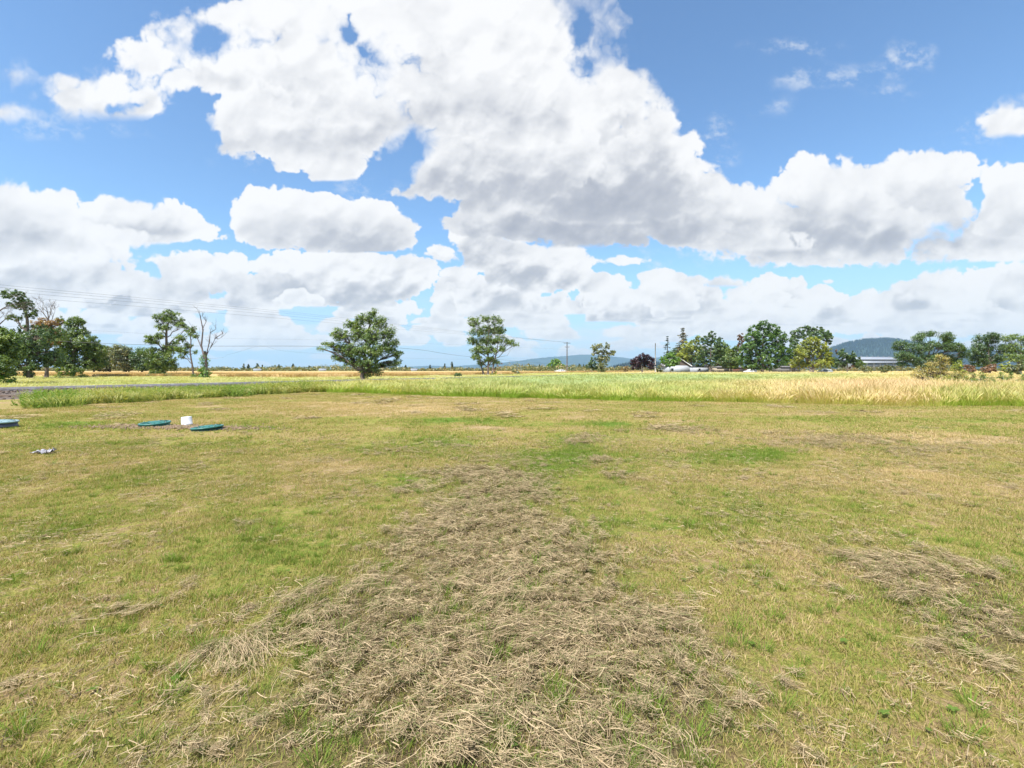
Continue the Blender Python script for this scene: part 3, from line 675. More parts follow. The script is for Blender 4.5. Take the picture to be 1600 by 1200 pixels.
for y0, y1, s, k in ((14, 27, .50, 1.), (27, 45, .72, 1.25), (45, 80, 1.15, 1.9), (80, 142, 2.1, 3.2)):
    X, Y = band_pts(y0, y1, s, field_keep); Xs.append(X); Ys.append(Y); Ss.append(np.full(len(X), k))
X = np.concatenate(Xs); Y = np.concatenate(Ys); S_ = np.concatenate(Ss)
px, py = to_px(X, Y)
FG = [(860,618,130,8,.55),(640,618,60,8,.1),(560,612,90,6,.30),(1010,622,70,7,.25),(1090,620,60,8,.3),(1560,626,90,10,.28),(1490,628,35,8,.35),(900,598,300,10,.28),(1150,592,260,6,.22),(1420,622,120,14,-.30),(1250,606,120,12,-.10),(730,616,60,6,.45),(1300,618,90,9,-.12),(1350,585,200,4,-.1)]
gv = .46+blobs(px, py, FG)+.12*npn(X, Y, 2.5, 501)-.28*sstep(70, 130, Y)
pk = np.clip(.25+blobs(px, py, [(1430,612,170,22,.9),(1250,610,100,12,.4),(640,618,140,8,.3),(1560,600,120,10,.4)])+.25*npn(X, Y, 3, 511), 0, 1)
bl = np.clip(blobs(px, py, [(880,603,170,9,.7),(1120,597,160,7,.5),(1300,589,90,4,.35),(960,592,260,6,.4)])*(1+.6*npn(X, Y, 2, 521)), 0, .9)
hs = (.80+.16*npn(X, Y, 2., 531)+blobs(px, py, [(1430,620,150,16,.30),(560,614,120,10,-.10),(870,606,120,8,-.04)]))*(1.0+.04*S_)
hs = np.where(S_ > 1.5, hs*.95, hs)
put('tall_grass', X, Y, X*0, tall, s3(S_*rng.uniform(.9, 1.15, len(X)), hs*rng.uniform(.72, 1.16, len(X))), {'g': np.clip(gv, 0, 1), 'pk': pk, 'bl': bl}, 'tall unmown meadow grass with tan seed heads beyond the lawn', tilt=.04, mat=MATS['tall_grass'])

# rough green weeds between the lawn and the railway, and dry grass behind it
m, g, o = new_mat('rough_weeds'); P = pos(g); t = attr(g, 't')
f = g.math('ADD', attr(g, 'g', True), g.math('MULTIPLY_ADD', g.noise(P, .9, 4., .65), .9, -.45))
f = g.math('ADD', f, g.math('MULTIPLY_ADD', attr(g, 'rnd'), .5, -.25))
c = tint_ramp(g, f, (.62, .52, .27), (.48, .44, .17), (.34, .37, .11), (.14, .245, .045)); leafy(g, o, c, .35)
def weed_tile(nst, rad, hmin, hmax):
    Vs, Fs, Ts, Rs = [], [], [], []; off = 0
    for _ in range(nst):
        a = rng.random()*6.283; r = rad*math.sqrt(rng.random()); p0 = np.array([math.cos(a)*r, math.sin(a)*r, -.03]); H = rng.uniform(hmin, hmax)
        lean = np.array([rng.normal(0, .18)+.08, rng.normal(0, .18), 1.]); rv = rng.random()
        nl = 13
        for i in range(nl):
            tt = (i+rng.random())/nl; q = p0+lean*H*tt; th = rng.random()*6.283; L = rng.uniform(.05, .12)*(1.25-.6*tt)
            u = np.array([math.cos(th), math.sin(th), rng.uniform(-.1, .9)])*L; s_ = np.array([-math.sin(th), math.cos(th), rng.normal(0, .3)])*L*.30
            Vs += [q, q+u*.5+s_, q+u, q+u*.5-s_]; Fs.append((off, off+1, off+2, off+3)); off += 4; Ts += [tt]*4; Rs += [rv*.6+.4*rng.random()]*4
        s_ = np.array([.004, 0, 0]); Vs += [p0-s_, p0+s_, p0+lean*H+s_*.4, p0+lean*H-s_*.4]; Fs.append((off, off+1, off+2, off+3)); off += 4; Ts += [.3]*4; Rs += [.3]*4
    return mesh_np('weeds', Vs, np.array(Fs), MATS['rough_weeds'], {'t': Ts, 'rnd': Rs})
weeds = [weed_tile(26, .42, .25, .75) for _ in range(4)]
def strip_keep(x, y):
    px, py = to_px(x, y); e = edge_row(px)+1.5*npn(x, y, .9, 471); tt = track_t(x, y)
    bare = blobs(px, py, [(0,615,50,14,1.6),(-60,625,70,24,1.5),(30,612,40,6,.9),(215,605,40,3,.3)])
    return (py < e) & (tt > 3.2+.8*npn(x, y, 2.5, 541)) & (px < 520+30*npn(x, y, 3., 545)) & (rng.random(len(x)) > bare)
X, Y = band_pts(13, 45, .52, strip_keep); px, py = to_px(X, Y)
gv = .56+.24*npn(X, Y, 2.2, 551)+blobs(px, py, [(60,632,70,8,.25),(330,618,80,8,.1),(200,612,90,6,-.15),(150,625,30,6,-.3),(440,606,50,6,.0)])
put('rough_weeds', X, Y, X*0, weeds, s3(rng.uniform(.9, 1.2, len(X)), rng.uniform(.8, 1.15, len(X))*np.clip(.34+.055*(track_t(X, Y)-3), .34, .68)/.75*(1+.25*sstep(380, 450, px))), {'g': np.clip(gv, 0, 1)}, 'rough green leafy weeds on the strip between lawn and railway', tilt=.08, mat=MATS['rough_weeds'])
k = rng.random(len(X)) < .38
put('strip_grass', X[k]+.2, Y[k], X[k]*0, tall, s3(rng.uniform(.8, 1., k.sum()), rng.uniform(.8, 1.2, k.sum())*np.clip(.30+.05*(track_t(X, Y)[k]-3), .3, .65)), {'g': gv[k]*.8+.05, 'pk': gv[k]*0+.2, 'bl': gv[k]*0+.3}, 'tufts of seeding grass among the green weeds beside the railway', mat=MATS['tall_grass'])
WEDGE = [(-3000,586),(-300,588),(0,590),(150,591),(300,591),(450,592.5),(640,590),(760,587),(880,583.6),(1010,582),(1100,581.5)]
def wheat_row(px): return np.interp(px, [e[0] for e in WEDGE], [e[1] for e in WEDGE])
def dry_keep(x, y):
    px, py = to_px(x, y); return (track_t(x, y) < -2.6+.6*npn(x, y, 3, 561)) & (py > wheat_row(px)-.3) & (px < 1120)
Xs, Ys, Ss = [], [], []
for y0, y1, s, k in ((16, 50, .85, 1.4), (50, 90, 1.5, 2.3), (90, 240, 3.4, 5.0)):
    X, Y = band_pts(y0, y1, s, dry_keep); Xs.append(X); Ys.append(Y); Ss.append(np.full(len(X), k))
X = np.concatenate(Xs); Y = np.concatenate(Ys); S_ = np.concatenate(Ss); px, py = to_px(X, Y)
gv = .52+.2*npn(X, Y, 4., 571)+blobs(px, py, [(170,602,120,6,.15),(40,600,30,5,-.2)])
put('dry_grass', X, Y, X*0, tall, s3(S_, rng.uniform(.35, .7, len(X))), {'g': np.clip(gv, 0, 1), 'pk': np.clip(.4+.3*npn(X, Y, 5, 581), 0, 1), 'bl': X*0+.38}, 'low dry mixed grass between the railway and the wheat', mat=MATS['tall_grass'])
# grass round the farmstead and far right
def farm_keep(x, y): px, py = to_px(x, y); return (px > 960) & (y >= 140)
X, Y = band_pts(140, 260, 4.5, farm_keep)
put('farm_grass', X, Y, X*0, tall, s3(X*0+6.5, rng.uniform(.5, .85, len(X))), {'g': np.clip(.15+.25*npn(X, Y, 20, 591), 0, 1), 'pk': X*0+.35, 'bl': X*0}, 'pale dry grass around the farmstead trees', mat=MATS['tall_grass'])

# wheat: a dense canopy with standing stalks along its near edge
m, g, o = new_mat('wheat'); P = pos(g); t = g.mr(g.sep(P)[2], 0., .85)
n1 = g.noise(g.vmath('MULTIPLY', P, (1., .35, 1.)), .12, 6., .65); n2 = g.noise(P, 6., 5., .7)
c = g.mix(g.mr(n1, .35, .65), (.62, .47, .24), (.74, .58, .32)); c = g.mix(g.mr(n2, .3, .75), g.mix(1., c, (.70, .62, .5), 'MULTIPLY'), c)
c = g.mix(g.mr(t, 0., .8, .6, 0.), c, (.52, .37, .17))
leafy(g, o, c, .2)
cols = np.arange(-1500, 1104, 8.); rows = np.concatenate([[0, .004], np.geomspace(.03, 1, 40)]); V = []; 
for i, q in enumerate(rows):
    Y0 = CAMK/(wheat_row(cols)-HOR)+.6*np.sin(cols*.07)
    E = np.maximum(205., Y0+30); Yr = Y0+q*(E-Y0) if q > .01 else Y0+q*100
    Xr = (cols-800)/FPX*Yr
    z = np.zeros_like(Xr) if i == 0 else .72+.07*npn(Xr, Yr, 1.7, 601)+.05*npn(Xr, Yr, 14, 611)
    V.append(np.stack([Xr, Yr, z], 1))
nr, nc = len(rows), len(cols); ii = (np.arange(nr-1)[:, None]*nc+np.arange(nc-1)[None]).ravel()
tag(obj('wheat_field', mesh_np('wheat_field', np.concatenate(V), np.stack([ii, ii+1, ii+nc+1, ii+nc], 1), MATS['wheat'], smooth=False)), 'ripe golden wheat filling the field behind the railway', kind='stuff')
n = 420; a = rng.random(n)*6.283; r = 1.3*np.sqrt(rng.random(n)); d = np.stack([np.cos(a)*.1, np.sin(a)*.1, np.ones(n)], 1)
V, F, T, I = ribbons(np.stack([np.cos(a)*r, np.sin(a)*r, 0*a], 1), d, rng.uniform(.65, .9, n), np.full(n, .03), 2, np.stack([np.cos(a), np.sin(a), -.4+0*a], 1)*.2, taper=False)
wt_ = mesh_np('wheat_stalks', V, F, MATS['wheat'])
def wheat_keep(x, y): px, py = to_px(x, y); wr = wheat_row(px); return (py < wr+.05) & (y < CAMK/(wr-HOR)+26) & (px < 1080) & (px > -420)
X, Y = jitter_grid(-180, 60, 62, 230, 1.7, wheat_keep)
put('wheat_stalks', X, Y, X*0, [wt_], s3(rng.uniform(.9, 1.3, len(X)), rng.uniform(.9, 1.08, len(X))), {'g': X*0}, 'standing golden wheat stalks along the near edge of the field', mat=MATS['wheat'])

# ------------------------------------------------------------------ railway
TD = Vector((.557, .830, 0)).normalized(); TN = Vector((TD.y, -TD.x, 0)); T0 = Vector((-28.7, 25.5, 0)); TA = math.atan2(TD.y, TD.x)
m, g, o = new_mat('ballast'); P = pos(g)
v = g.vor(P, 16., feature='F1', out='Color'); s = g.sep(v)[0]
c = g.mix(s, (.10, .085, .080), (.24, .21, .20)); c = g.mix(g.mr(g.noise(P, .5, 4.), .4, .65), c, (.12, .085, .062))
princ(g, o, c, .9, .1, bump=g.vor(P, 16., feature='F1'), bstr=1., bdist=.04)
prof = [(-5.2, -.055), (-3.2, .10), (-1.8, .30), (-.9, .315), (.9, .315), (1.8, .30), (3.8, .09), (6.6, -.055)]
ts = np.concatenate([np.arange(-34, 60, 1.), np.arange(60, 330, 6.)]); V = []
for i, t_ in enumerate(ts):
    for j, (u, z) in enumerate(prof):
        p = T0+TD*float(t_)+TN*u; V.append((p.x+.06*math.sin(i*3.1+j), p.y, z+(.02*math.sin(i*1.7+j*2.3) if 0 < j < 7 else 0)))
nc = len(prof); ii = (np.arange(len(ts)-1)[:, None]*nc+np.arange(nc-1)[None]).ravel()
tag(obj('railway_embankment', mesh_np('railway_embankment', V, np.stack([ii, ii+1, ii+nc+1, ii+nc], 1), MATS['ballast'])), kind='structure')
sb = MB(); sb.lathe([(0, -.04), (.045, -.03), (.06, 0), (.035, .035), (0, .045)], n=6); stone = sb.mesh('stone', MATS['ballast'])
n = 7000; tt = -30+75*rng.random(n); uu = rng.normal(0, 2.4, n); pz = np.interp(uu, [p[0] for p in prof], [p[1] for p in prof])
scatter('ballast_stones', np.stack([T0.x+TD.x*tt+TN.x*uu, T0.y+TD.y*tt+TN.y*uu, pz+.01], 1), rng.random((n, 3))*6, s3(rng.uniform(.6, 1.5, n)), np.zeros(n), [stone], {'g': tt*0}, 'grey brown ballast stones on the railway embankment', mat=MATS['ballast'])
trk = thing('railway_track', 'single railway track on low brown ballast behind the weeds at left', 'railway track', tuple(T0+Vector((0, 0, .31))), TA)
steel = plain('rail_steel', (.30, .31, .36), (.18, .16, .16), 4., .6, .3, .2)
slp = plain('sleeper_wood', (.16, .14, .125), (.09, .075, .065), 5., .85)
for u in (-.76, .76):
    MB().prism([(-.07, .02), (.07, .02), (.012, .045), (.012, .115), (.036, .125), (.036, .155), (-.036, .155), (-.036, .125), (-.012, .115), (-.012, .045)], 0, 1)
    b = MB()
    for (y0_, z0_, w_, h_) in ((0, .033, .14, .026), (0, .08, .024, .07), (0, .136, .07, .042)): b.box((145, u, z0_), (360, w_, h_))
    b.obj('rail', steel, trk)
sm = MB().box((0, 0, 0), (.24, 2.6, .14)).mesh('sleeper', slp)
for i in range(210):
    obj('sleeper', sm, trk, (-28+i*.62, rng.normal(0, .02), -.045), rng.normal(0, .012))

# ------------------------------------------------------------------ hills and the air before them
def hill(name, Y, prof, width, mat, bump=0., seed=0, step=4., label=None):
    pxs = np.arange(prof[0][0], prof[-1][0]+.1, step); h = np.interp(pxs, [p[0] for p in prof], [max(HOR-p[1], 0)/FPX*Y for p in prof])
    k = np.hanning(7); k /= k.sum(); h = np.convolve(np.pad(h, 3, mode='edge'), k, mode='valid')
    rows = np.linspace(-1, 1, 37); V = []
    for r in rows:
        yy = Y+r*width; X = (pxs-800)/FPX*Y; b = (math.cos(r*math.pi)+1)/2
        z = h*b*(1+.12*npn(X, X*0+yy, width*.5, seed)*abs(r)*2)+(bump*npn(X, X*0+yy, bump*3.5, seed+5)*b if bump else 0)
        V.append(np.stack([X, X*0+yy, z-3], 1))
    nc = len(pxs); ii = (np.arange(len(rows)-1)[:, None]*nc+np.arange(nc-1)[None]).ravel()
    return tag(obj(name, mesh_np(name, np.concatenate(V), np.stack([ii, ii+1, ii+nc+1, ii+nc], 1), mat, smooth=True)), label, kind='structure')
m, g, o = new_mat('forest_slope'); P = pos(g)
n1 = g.noise(P, .004, 7., .68); n2 = g.noise(P, .05, 5., .7)
c = g.mix(g.mr(n1, .40, .62), (.014, .036, .040), (.042, .070, .066)); c = g.mix(g.mr(n1, .60, .72), c, (.09, .12, .095)); c = g.mix(g.mr(n2, .3, .6), g.mix(1., c, (.45, .5, .5), 'MULTIPLY'), c)
princ(g, o, c, 1., 0.)
hill('mountain', 13200, [(560,576),(600,574),(640,573),(680,571),(700,573),(740,570),(790,566),(830,561),(860,557.5),(880,556.5),(900,554.5),(915,553.5),(940,555),(960,557),(985,560),(1005,559),(1040,558),(1080,562),(1140,566),(1240,572)], 1500, MATS['forest_slope'], 12, 701, 3.)
hill('hill', 5200, [(1180,575),(1230,572),(1265,566),(1290,550),(1320,539.5),(1345,534.5),(1380,532),(1405,534),(1435,540),(1470,546),(1500,552),(1540,549),(1580,553),(1620,560),(1700,572)], 700, MATS['forest_slope'], 9, 721, 1.5)
hill('hill', 3600, [(955,576),(970,571),(985,568),(1000,567),(1020,567),(1050,570),(1100,573)], 300, MATS['forest_slope'], 7, 741, 1.5)
# spiky fir tops along the near hill's skyline and slopes
fb = MB(); fb.lathe([(.5, 0), (.30, .35), (.36, .35), (.18, .7), (.2, .7), (.0, 1.15)], n=6)
fir = fb.mesh('fir_shape', MATS['forest_slope'])
def hill_trees(name, Y, prof, n, hmin, hmax, w, label):
    pxs = rng.uniform(prof[0][0], prof[-1][0], n); r = np.where(rng.random(n) < .35, rng.normal(0, .02, n), rng.uniform(-.8, 0, n))
    h = np.interp(pxs, [p[0] for p in prof], [max(HOR-p[1], 0)/FPX*Y for p in prof]); z = h*(np.cos(r*np.pi)+1)/2-5
    s = rng.uniform(hmin, hmax, n)
    scatter(name, np.stack([(pxs-800)/FPX*Y, Y+r*w, z], 1), np.zeros((n, 3)), np.stack([s*.5, s*.5, s], 1), np.zeros(n), [fir], {'g': s}, label, mat=MATS['forest_slope'])
hill_trees('hill_forest', 5200, [(1240,570),(1265,566),(1290,550),(1320,539.5),(1345,534.5),(1380,532),(1405,534),(1435,540),(1470,546),(1500,552),(1540,549)], 5200, 22, 46, 700, 'dark conifer forest covering the blue green hill at right')
hill_trees('ridge_forest', 3600, [(955,575),(970,571),(985,568),(1000,567),(1020,567),(1050,570),(1100,573)], 900, 14, 26, 300, 'dark conifers along the low ridge behind the farmstead')

m = bpy.data.materials.new('haze'); m.use_nodes = True; nt = m.node_tree; nt.nodes.clear()
pv = nt.nodes.new('ShaderNodeVolumePrincipled'); pv.inputs['Color'].default_value = (.46, .70, 1., 1.); pv.inputs['Density'].default_value = 6.4e-5; pv.inputs['Anisotropy'].default_value = .2
mo = nt.nodes.new('ShaderNodeOutputMaterial'); nt.links.new(pv.outputs[0], mo.inputs['Volume'])
hb = MB().box((0, 0, 260-.5), (32000, 32000, 521.2)); tag(hb.obj('haze', m), kind='stuff')

# ------------------------------------------------------------------ trees
bark = plain('bark', (.20, .165, .14), (.11, .09, .078), 3., .9, .1, 0., .6)
bark_pale = plain('bark_pale', (.17, .14, .135), (.10, .082, .080), 3., .9, .1, 0., .6)
def leaf_mat(name, dark, mid, lite, trans=.42):
    dark, mid, lite = [(a*1.7, b*1.42, c*1.15) for a, b, c in (dark, mid, lite)]
    m, g, o = new_mat(name); r = attr(g, 'rnd'); cl = attr(g, 'cl')
    v = g.math('ADD', g.math('MULTIPLY', cl, .65), g.math('MULTIPLY', r, .35))
    c = g.mix(g.mr(v, .15, .5), dark, mid); c = g.mix(g.mr(v, .5, .9), c, lite); leafy(g, o, c, trans, .06); return m
L_OAK = leaf_mat('leaf_oak', (0.043, 0.096, 0.023), (0.084, 0.162, 0.035), (0.167, 0.254, 0.058))
L_DARK = leaf_mat('leaf_dark', (0.026, 0.067, 0.020), (0.049, 0.110, 0.030), (0.096, 0.174, 0.046))
L_GREY = leaf_mat('leaf_grey', (0.080, 0.116, 0.051), (0.145, 0.196, 0.087), (0.275, 0.312, 0.160))
L_MAPLE = leaf_mat('leaf_maple', (0.029, 0.084, 0.017), (0.052, 0.133, 0.023), (0.109, 0.217, 0.041))
L_BRIGHT = leaf_mat('leaf_bright', (0.046, 0.123, 0.014), (0.087, 0.217, 0.022), (0.160, 0.304, 0.032))
L_YELLOW = leaf_mat('leaf_yellow', (0.102, 0.160, 0.026), (0.181, 0.254, 0.041), (0.290, 0.362, 0.065))
L_BROWN = leaf_mat('leaf_brown', (.12, .085, .03), (.20, .125, .045), (.20, .19, .05))
L_MIX = leaf_mat('leaf_mixed', (.045, .075, .025), (.085, .125, .045), (.17, .19, .085))
L_PLUM = leaf_mat('leaf_plum', (.016, .007, .013), (.034, .013, .026), (.070, .030, .052))
L_FIR = leaf_mat('leaf_fir', (.012, .032, .016), (.024, .050, .022), (.06, .075, .028), .1)
L_FIRB = leaf_mat('leaf_fir_brown', (.020, .036, .018), (.05, .062, .026), (.15, .12, .05), .1)
L_PALE = leaf_mat('leaf_pale', (.16, .19, .05), (.29, .31, .10), (.45, .42, .20))
L_RUST = leaf_mat('leaf_rust', (.07, .055, .03), (.15, .095, .06), (.22, .15, .10))

def leaf_cloud(C, R_, nper, size, outc, up=.55, flat=.9):
    """C (k,3) cluster centres, R_ (k,) radii; each gets nper leaves"""
    k = len(C); n = k*nper; ci = np.repeat(np.arange(k), nper)
    d = rng.normal(0, 1, (n, 3)); d /= np.linalg.norm(d, axis=1)[:, None]
    p = C[ci]+d*(R_[ci]*rng.random(n)**.45)[:, None]*np.array([1, 1, flat])
    out = p-outc; out /= np.linalg.norm(out, axis=1)[:, None]+1e-6
    nr = out*.5+d*.5+np.array([0, 0, up])+rng.normal(0, .55, (n, 3)); nr /= np.linalg.norm(nr, axis=1)[:, None]
    a = np.cross(nr, rng.normal(0, 1, (n, 3))); a /= np.linalg.norm(a, axis=1)[:, None]+1e-6; b = np.cross(nr, a)
    s = (size*(.6+.8*rng.random(n)))[:, None]
    V = np.stack([p-a*s*.55, p+b*s*.34+nr*s*.08, p+a*s*.55, p-b*s*.34+nr*s*.08], 1)
    return V.reshape(-1, 3), np.repeat(rng.random(k)[ci], 4), np.repeat(rng.random(n), 4)
def leaves_mesh(name, parts, mat):
    V = np.concatenate([p[0] for p in parts]); cl = np.concatenate([p[1] for p in parts]); r = np.concatenate([p[2] for p in parts])
    return mesh_np(name, V, np.arange(len(V)).reshape(-1, 4), mat, {'cl': cl, 'rnd': r})
def curve_pts(a, b, sag, n=5, wob=.04):
    a = np.array(a, float); b = np.array(b, float); L = np.linalg.norm(b-a); P = []
    w = rng.normal(0, wob*L, (n+1, 3)); w[0] = 0; w[-1] = 0
    for i in range(n+1): t = i/n; P.append(a+(b-a)*t+np.array([0, 0, sag*L*math.sin(t*math.pi)])+w[i])
    return P
def tree(name, label, px, Y, lobes, leaf, n_leaf, size, trunk, r0, group=None, cat='tree', cr=None, mat=None, nper=26, twigs=.45, extra=None, depth=.85, shell=.4, cname='crown'):
    if cat == 'tree': n_leaf = int(n_leaf*(2.5 if Y > 140 else 3.0)); size = size*(1.0 if Y > 140 else .80); cr = (cr or max(.28, min(lobes[0][2:])*Y/FPX*.34))*.80; nper = int(nper*1.25)
    """lobes (px, py, rx, ry) around which the crown grows; trunk [(px, py)...]; extra [(part, material, lobes, n)]"""
    mat = mat or bark; X0 = gx(px, Y); root = thing(name, label, cat, (X0, Y, -.08), 0, group); k = Y/FPX
    def loc(a, b, dy=0.): return np.array([(a-px)*k, dy, gz(b, Y)+.08])
    tp = [loc(a, b) for a, b in trunk]; tp[0][2] = 0
    T = MB(); pts = []
    for i in range(len(tp)-1):
        m = 3
        for j in range(m): pts.append(tp[i]+(tp[i+1]-tp[i])*j/m+(rng.normal(0, r0*.25, 3) if (i or j) else 0))
    pts.append(tp[-1]); n = len(pts); rad = [r0*(1.25 if i == 0 else 1-.72*i/(n-1)) for i in range(n)]
    T.tube(pts, rad, 9); T.obj('trunk', mat, root, smooth=True)
    Bm = MB(); zt = np.array([p[2] for p in pts]); vol = np.array([rx*ry for _, _, rx, ry in lobes]); vol = vol/vol.sum()
    clouds = []; cen = np.mean([loc(a, b) for a, b, _, _ in lobes], axis=0)
    for (a, b, rx, ry), v in zip(lobes, vol):
        dy = rng.uniform(-.5, .5)*rx*k*1.2; c = loc(a, b, dy); c_r = cr or max(.28, min(rx, ry)*k*.30)
        nc = max(5, int(n_leaf*v/nper)); d = rng.normal(0, 1, (nc, 3)); d /= np.linalg.norm(d, axis=1)[:, None]
        rr = shell+(1.0-shell)*rng.random(nc)**.6
        C = c+d*rr[:, None]*np.array([rx*k, rx*k*depth, ry*k])*(1-.3*c_r/max(rx*k, .01)*.5)
        C[:, 2] = np.maximum(C[:, 2], .25)
        clouds.append(leaf_cloud(C, c_r*rng.uniform(.6, 1.25, nc), nper, size, cen))
        # a limb out of the trunk below the lobe, twigs to its leaf clusters
        want = c[2]-np.hypot(c[0]-np.interp(c[2], zt, [p[0] for p in pts]), dy)*.9
        i = int(np.argmin(np.abs(zt-max(want, zt[-1]*.18)))); 
        lp = curve_pts(pts[i], c, .06, 5); Bm.tube(lp, [rad[i]*.55*(1-.75*q/5) for q in range(6)], 5, caps=False)
        for q in range(int(nc*twigs)):
            s0 = lp[rng.integers(2, 6)]; Bm.tube(curve_pts(s0, C[q], .03, 3, .05), [rad[i]*.14+.012, rad[i]*.1+.01, rad[i]*.06+.008, .006+.004*rng.random()], 3, caps=False)
    Bm.obj('branches', mat, root)
    obj(cname, leaves_mesh(cname, clouds, leaf), root)
    for (pn, pm, lb, nl) in (extra or []):
        cl = []
        for (a, b, rx, ry) in lb:
            nc = max(4, int(nl*rx*ry/sum(q[2]*q[3] for q in lb)/nper)); d = rng.normal(0, 1, (nc, 3)); d /= np.linalg.norm(d, axis=1)[:, None]
            C = loc(a, b)+d*(.4+.6*rng.random(nc))[:, None]*np.array([rx*k, rx*k, ry*k]); C[:, 2] = np.maximum(C[:, 2], .1)
            cl.append(leaf_cloud(C, np.full(nc, max(.2, min(rx, ry)*k*.3)), nper, size, loc(a, b)))
        obj(pn, leaves_mesh(pn, cl, pm), root)
    return root
def bare_branches(B, p, d, L, r, lev, spread=.55, n=5):
    pts = [np.array(p, float)]; d = np.array(d, float); d /= np.linalg.norm(d)
    for i in range(n):
        d = d+rng.normal(0, .10, 3)+np.array([0, 0, .03]); d /= np.linalg.norm(d); pts.append(pts[-1]+d*L/n)
    B.tube(pts, [max(r*(1-.8*i/n), .008) for i in range(n+1)], 6 if lev > 1 else 4, caps=False)
    if lev > 0:
        for _ in range(rng.integers(3, 6) if lev > 1 else rng.integers(3, 5)):
            i = rng.integers(2, n+1); ax = rng.normal(0, 1, 3); ax -= ax.dot(d)*d; ax /= np.linalg.norm(ax)
            bare_branches(B, pts[i], d*(1-spread*.5)+ax*spread*rng.uniform(.6, 1.3), L*rng.uniform(.42, .68), max(r*(1-.8*i/n)*.62, .009), lev-1, spread, n)
def conifer(name, label, px, Y, top, halfw, leaf, base=None, group=None, droop=-.25, dens=1., size=.30, gap=.0):
    k = Y/FPX; H = gz(top, Y)+.08; W = halfw*k; root = thing(name, label, 'tree', (gx(px, Y), Y, -.08), 0, group)
    MB().tube([(0, 0, 0), (.03, .02, H*.5), (0, 0, H*.98)], [H*.018+.08, H*.011+.04, .03], 7).obj('trunk', bark, root)
    B = MB(); C = []; z = H*.13
    while z < H*.97:
        w = W*(1-(z/H))**.75*1.05+.1
        for _ in range(max(3, int(6*dens))):
            if rng.random() < gap: continue
            a = rng.random()*6.283; q = w*rng.uniform(.65, 1.1); e = np.array([math.cos(a)*q, math.sin(a)*q, z+droop*q]); B.tube([(0, 0, z), e], [.05, .015], 3, caps=False)
            for t in np.arange(.2, 1.05, max(.12, .45/max(q, .1))): C.append(np.array([0, 0, z])*(1-t)+e*t)
        z += H*.045*rng.uniform(.7, 1.3)
    B.obj('branches', bark, root); C = np.array(C)
    obj('crown', leaves_mesh('crown', [leaf_cloud(C, np.full(len(C), W*.13+.12), 7, size, np.array([0, 0, H*.4]), .4, .45)], leaf), root)
    return root

# --- the row of trees behind the railway, from the left
tree('roadside_tree', 'leafy green tree cut by the left edge, with a low bright hanging branch', -22, 38, [(2,532,26,17),(-12,548,30,22),(20,548,13,14),(4,568,26,16),(-30,520,30,20),(14,582,8,6)], L_OAK, 11000, .17, [(-26,606),(-24,580),(-20,550)], .22, extra=[('low_branch', L_BRIGHT, [(12,594,10,4),(2,586,10,4),(20,598,4,4)], 700)])
dead = thing('dead_tree', 'bare dead tree reaching above the foliage at the left edge', 'tree', (gx(-12, 55), 55, -.08)); B = MB(); k = 55/FPX
B.tube([(0, 0, 0), (.1, 0, 4.), (.2, .1, 7.), (.5, 0, 9.2)], [.32, .26, .2, .12], 9).obj('trunk', bark_pale, dead, smooth=True)
B = MB()
for h, dx, L in ((6.6, .7, 2.6), (8.2, .75, 3.4), (9.0, .25, 3.4), (7.0, .9, 2.6)): bare_branches(B, (.3, 0, h), (dx, rng.normal(0, .4), .9), L*.82, .09, 3, .55)
B.obj('branches', bark_pale, dead)
tree('oak_tree', 'tall irregular oak with an ivy wrapped trunk, second tree from the left', 47, 60, [(30,462,17,9),(18,475,17,6),(38,474,13,11),(48,490,11,9),(18,496,14,5),(44,518,36,13),(28,538,28,16),(66,530,24,14),(60,550,28,16),(30,560,26,14),(78,562,20,12),(52,572,26,8)], L_DARK, 11000, .19, [(47,594),(46,570),(42,530),(44,500),(36,468)], .34, shell=.35, extra=[('ivy', L_DARK, [(46,583,7,9),(46,570,6,8)], 1100)])
t = tree('oak_tree', 'half bare tree with yellow brown leaves between two dark oaks', 74, 66, [(64,505,14,10),(78,508,14,9),(92,505,10,8),(84,520,20,10),(60,520,14,10),(76,535,22,10)], L_BROWN, 3400, .19, [(72,594),(72,560),(74,520),(76,500)], .25, shell=.2, extra=[('green_leaves', L_OAK, [(92,500,8,8),(100,515,10,9),(66,515,10,8),(84,532,24,12),(72,550,24,14)], 5000)])
B = MB()
for dx, h, L in ((-.35, 500, 2.8), (.05, 497, 2.6), (.4, 502, 2.6), (.6, 506, 2.4)): bare_branches(B, (.15, 0, gz(h, 66)), (dx, rng.normal(0, .3), 1.1), L*.8, .07, 3, .45)
B.obj('bare_branches', bark, t)
tree('oak_tree', 'dark green oak on a short trunk, right of the half bare tree', 114, 72, [(114,506,12,11),(128,502,7,8),(122,520,15,10),(104,528,20,12),(136,535,18,12),(112,545,28,14),(145,548,14,13),(100,562,22,14),(134,564,22,14),(116,578,18,9)], L_OAK, 14000, .2, [(114,594),(114,575),(116,540),(122,505)], .36, shell=.4)
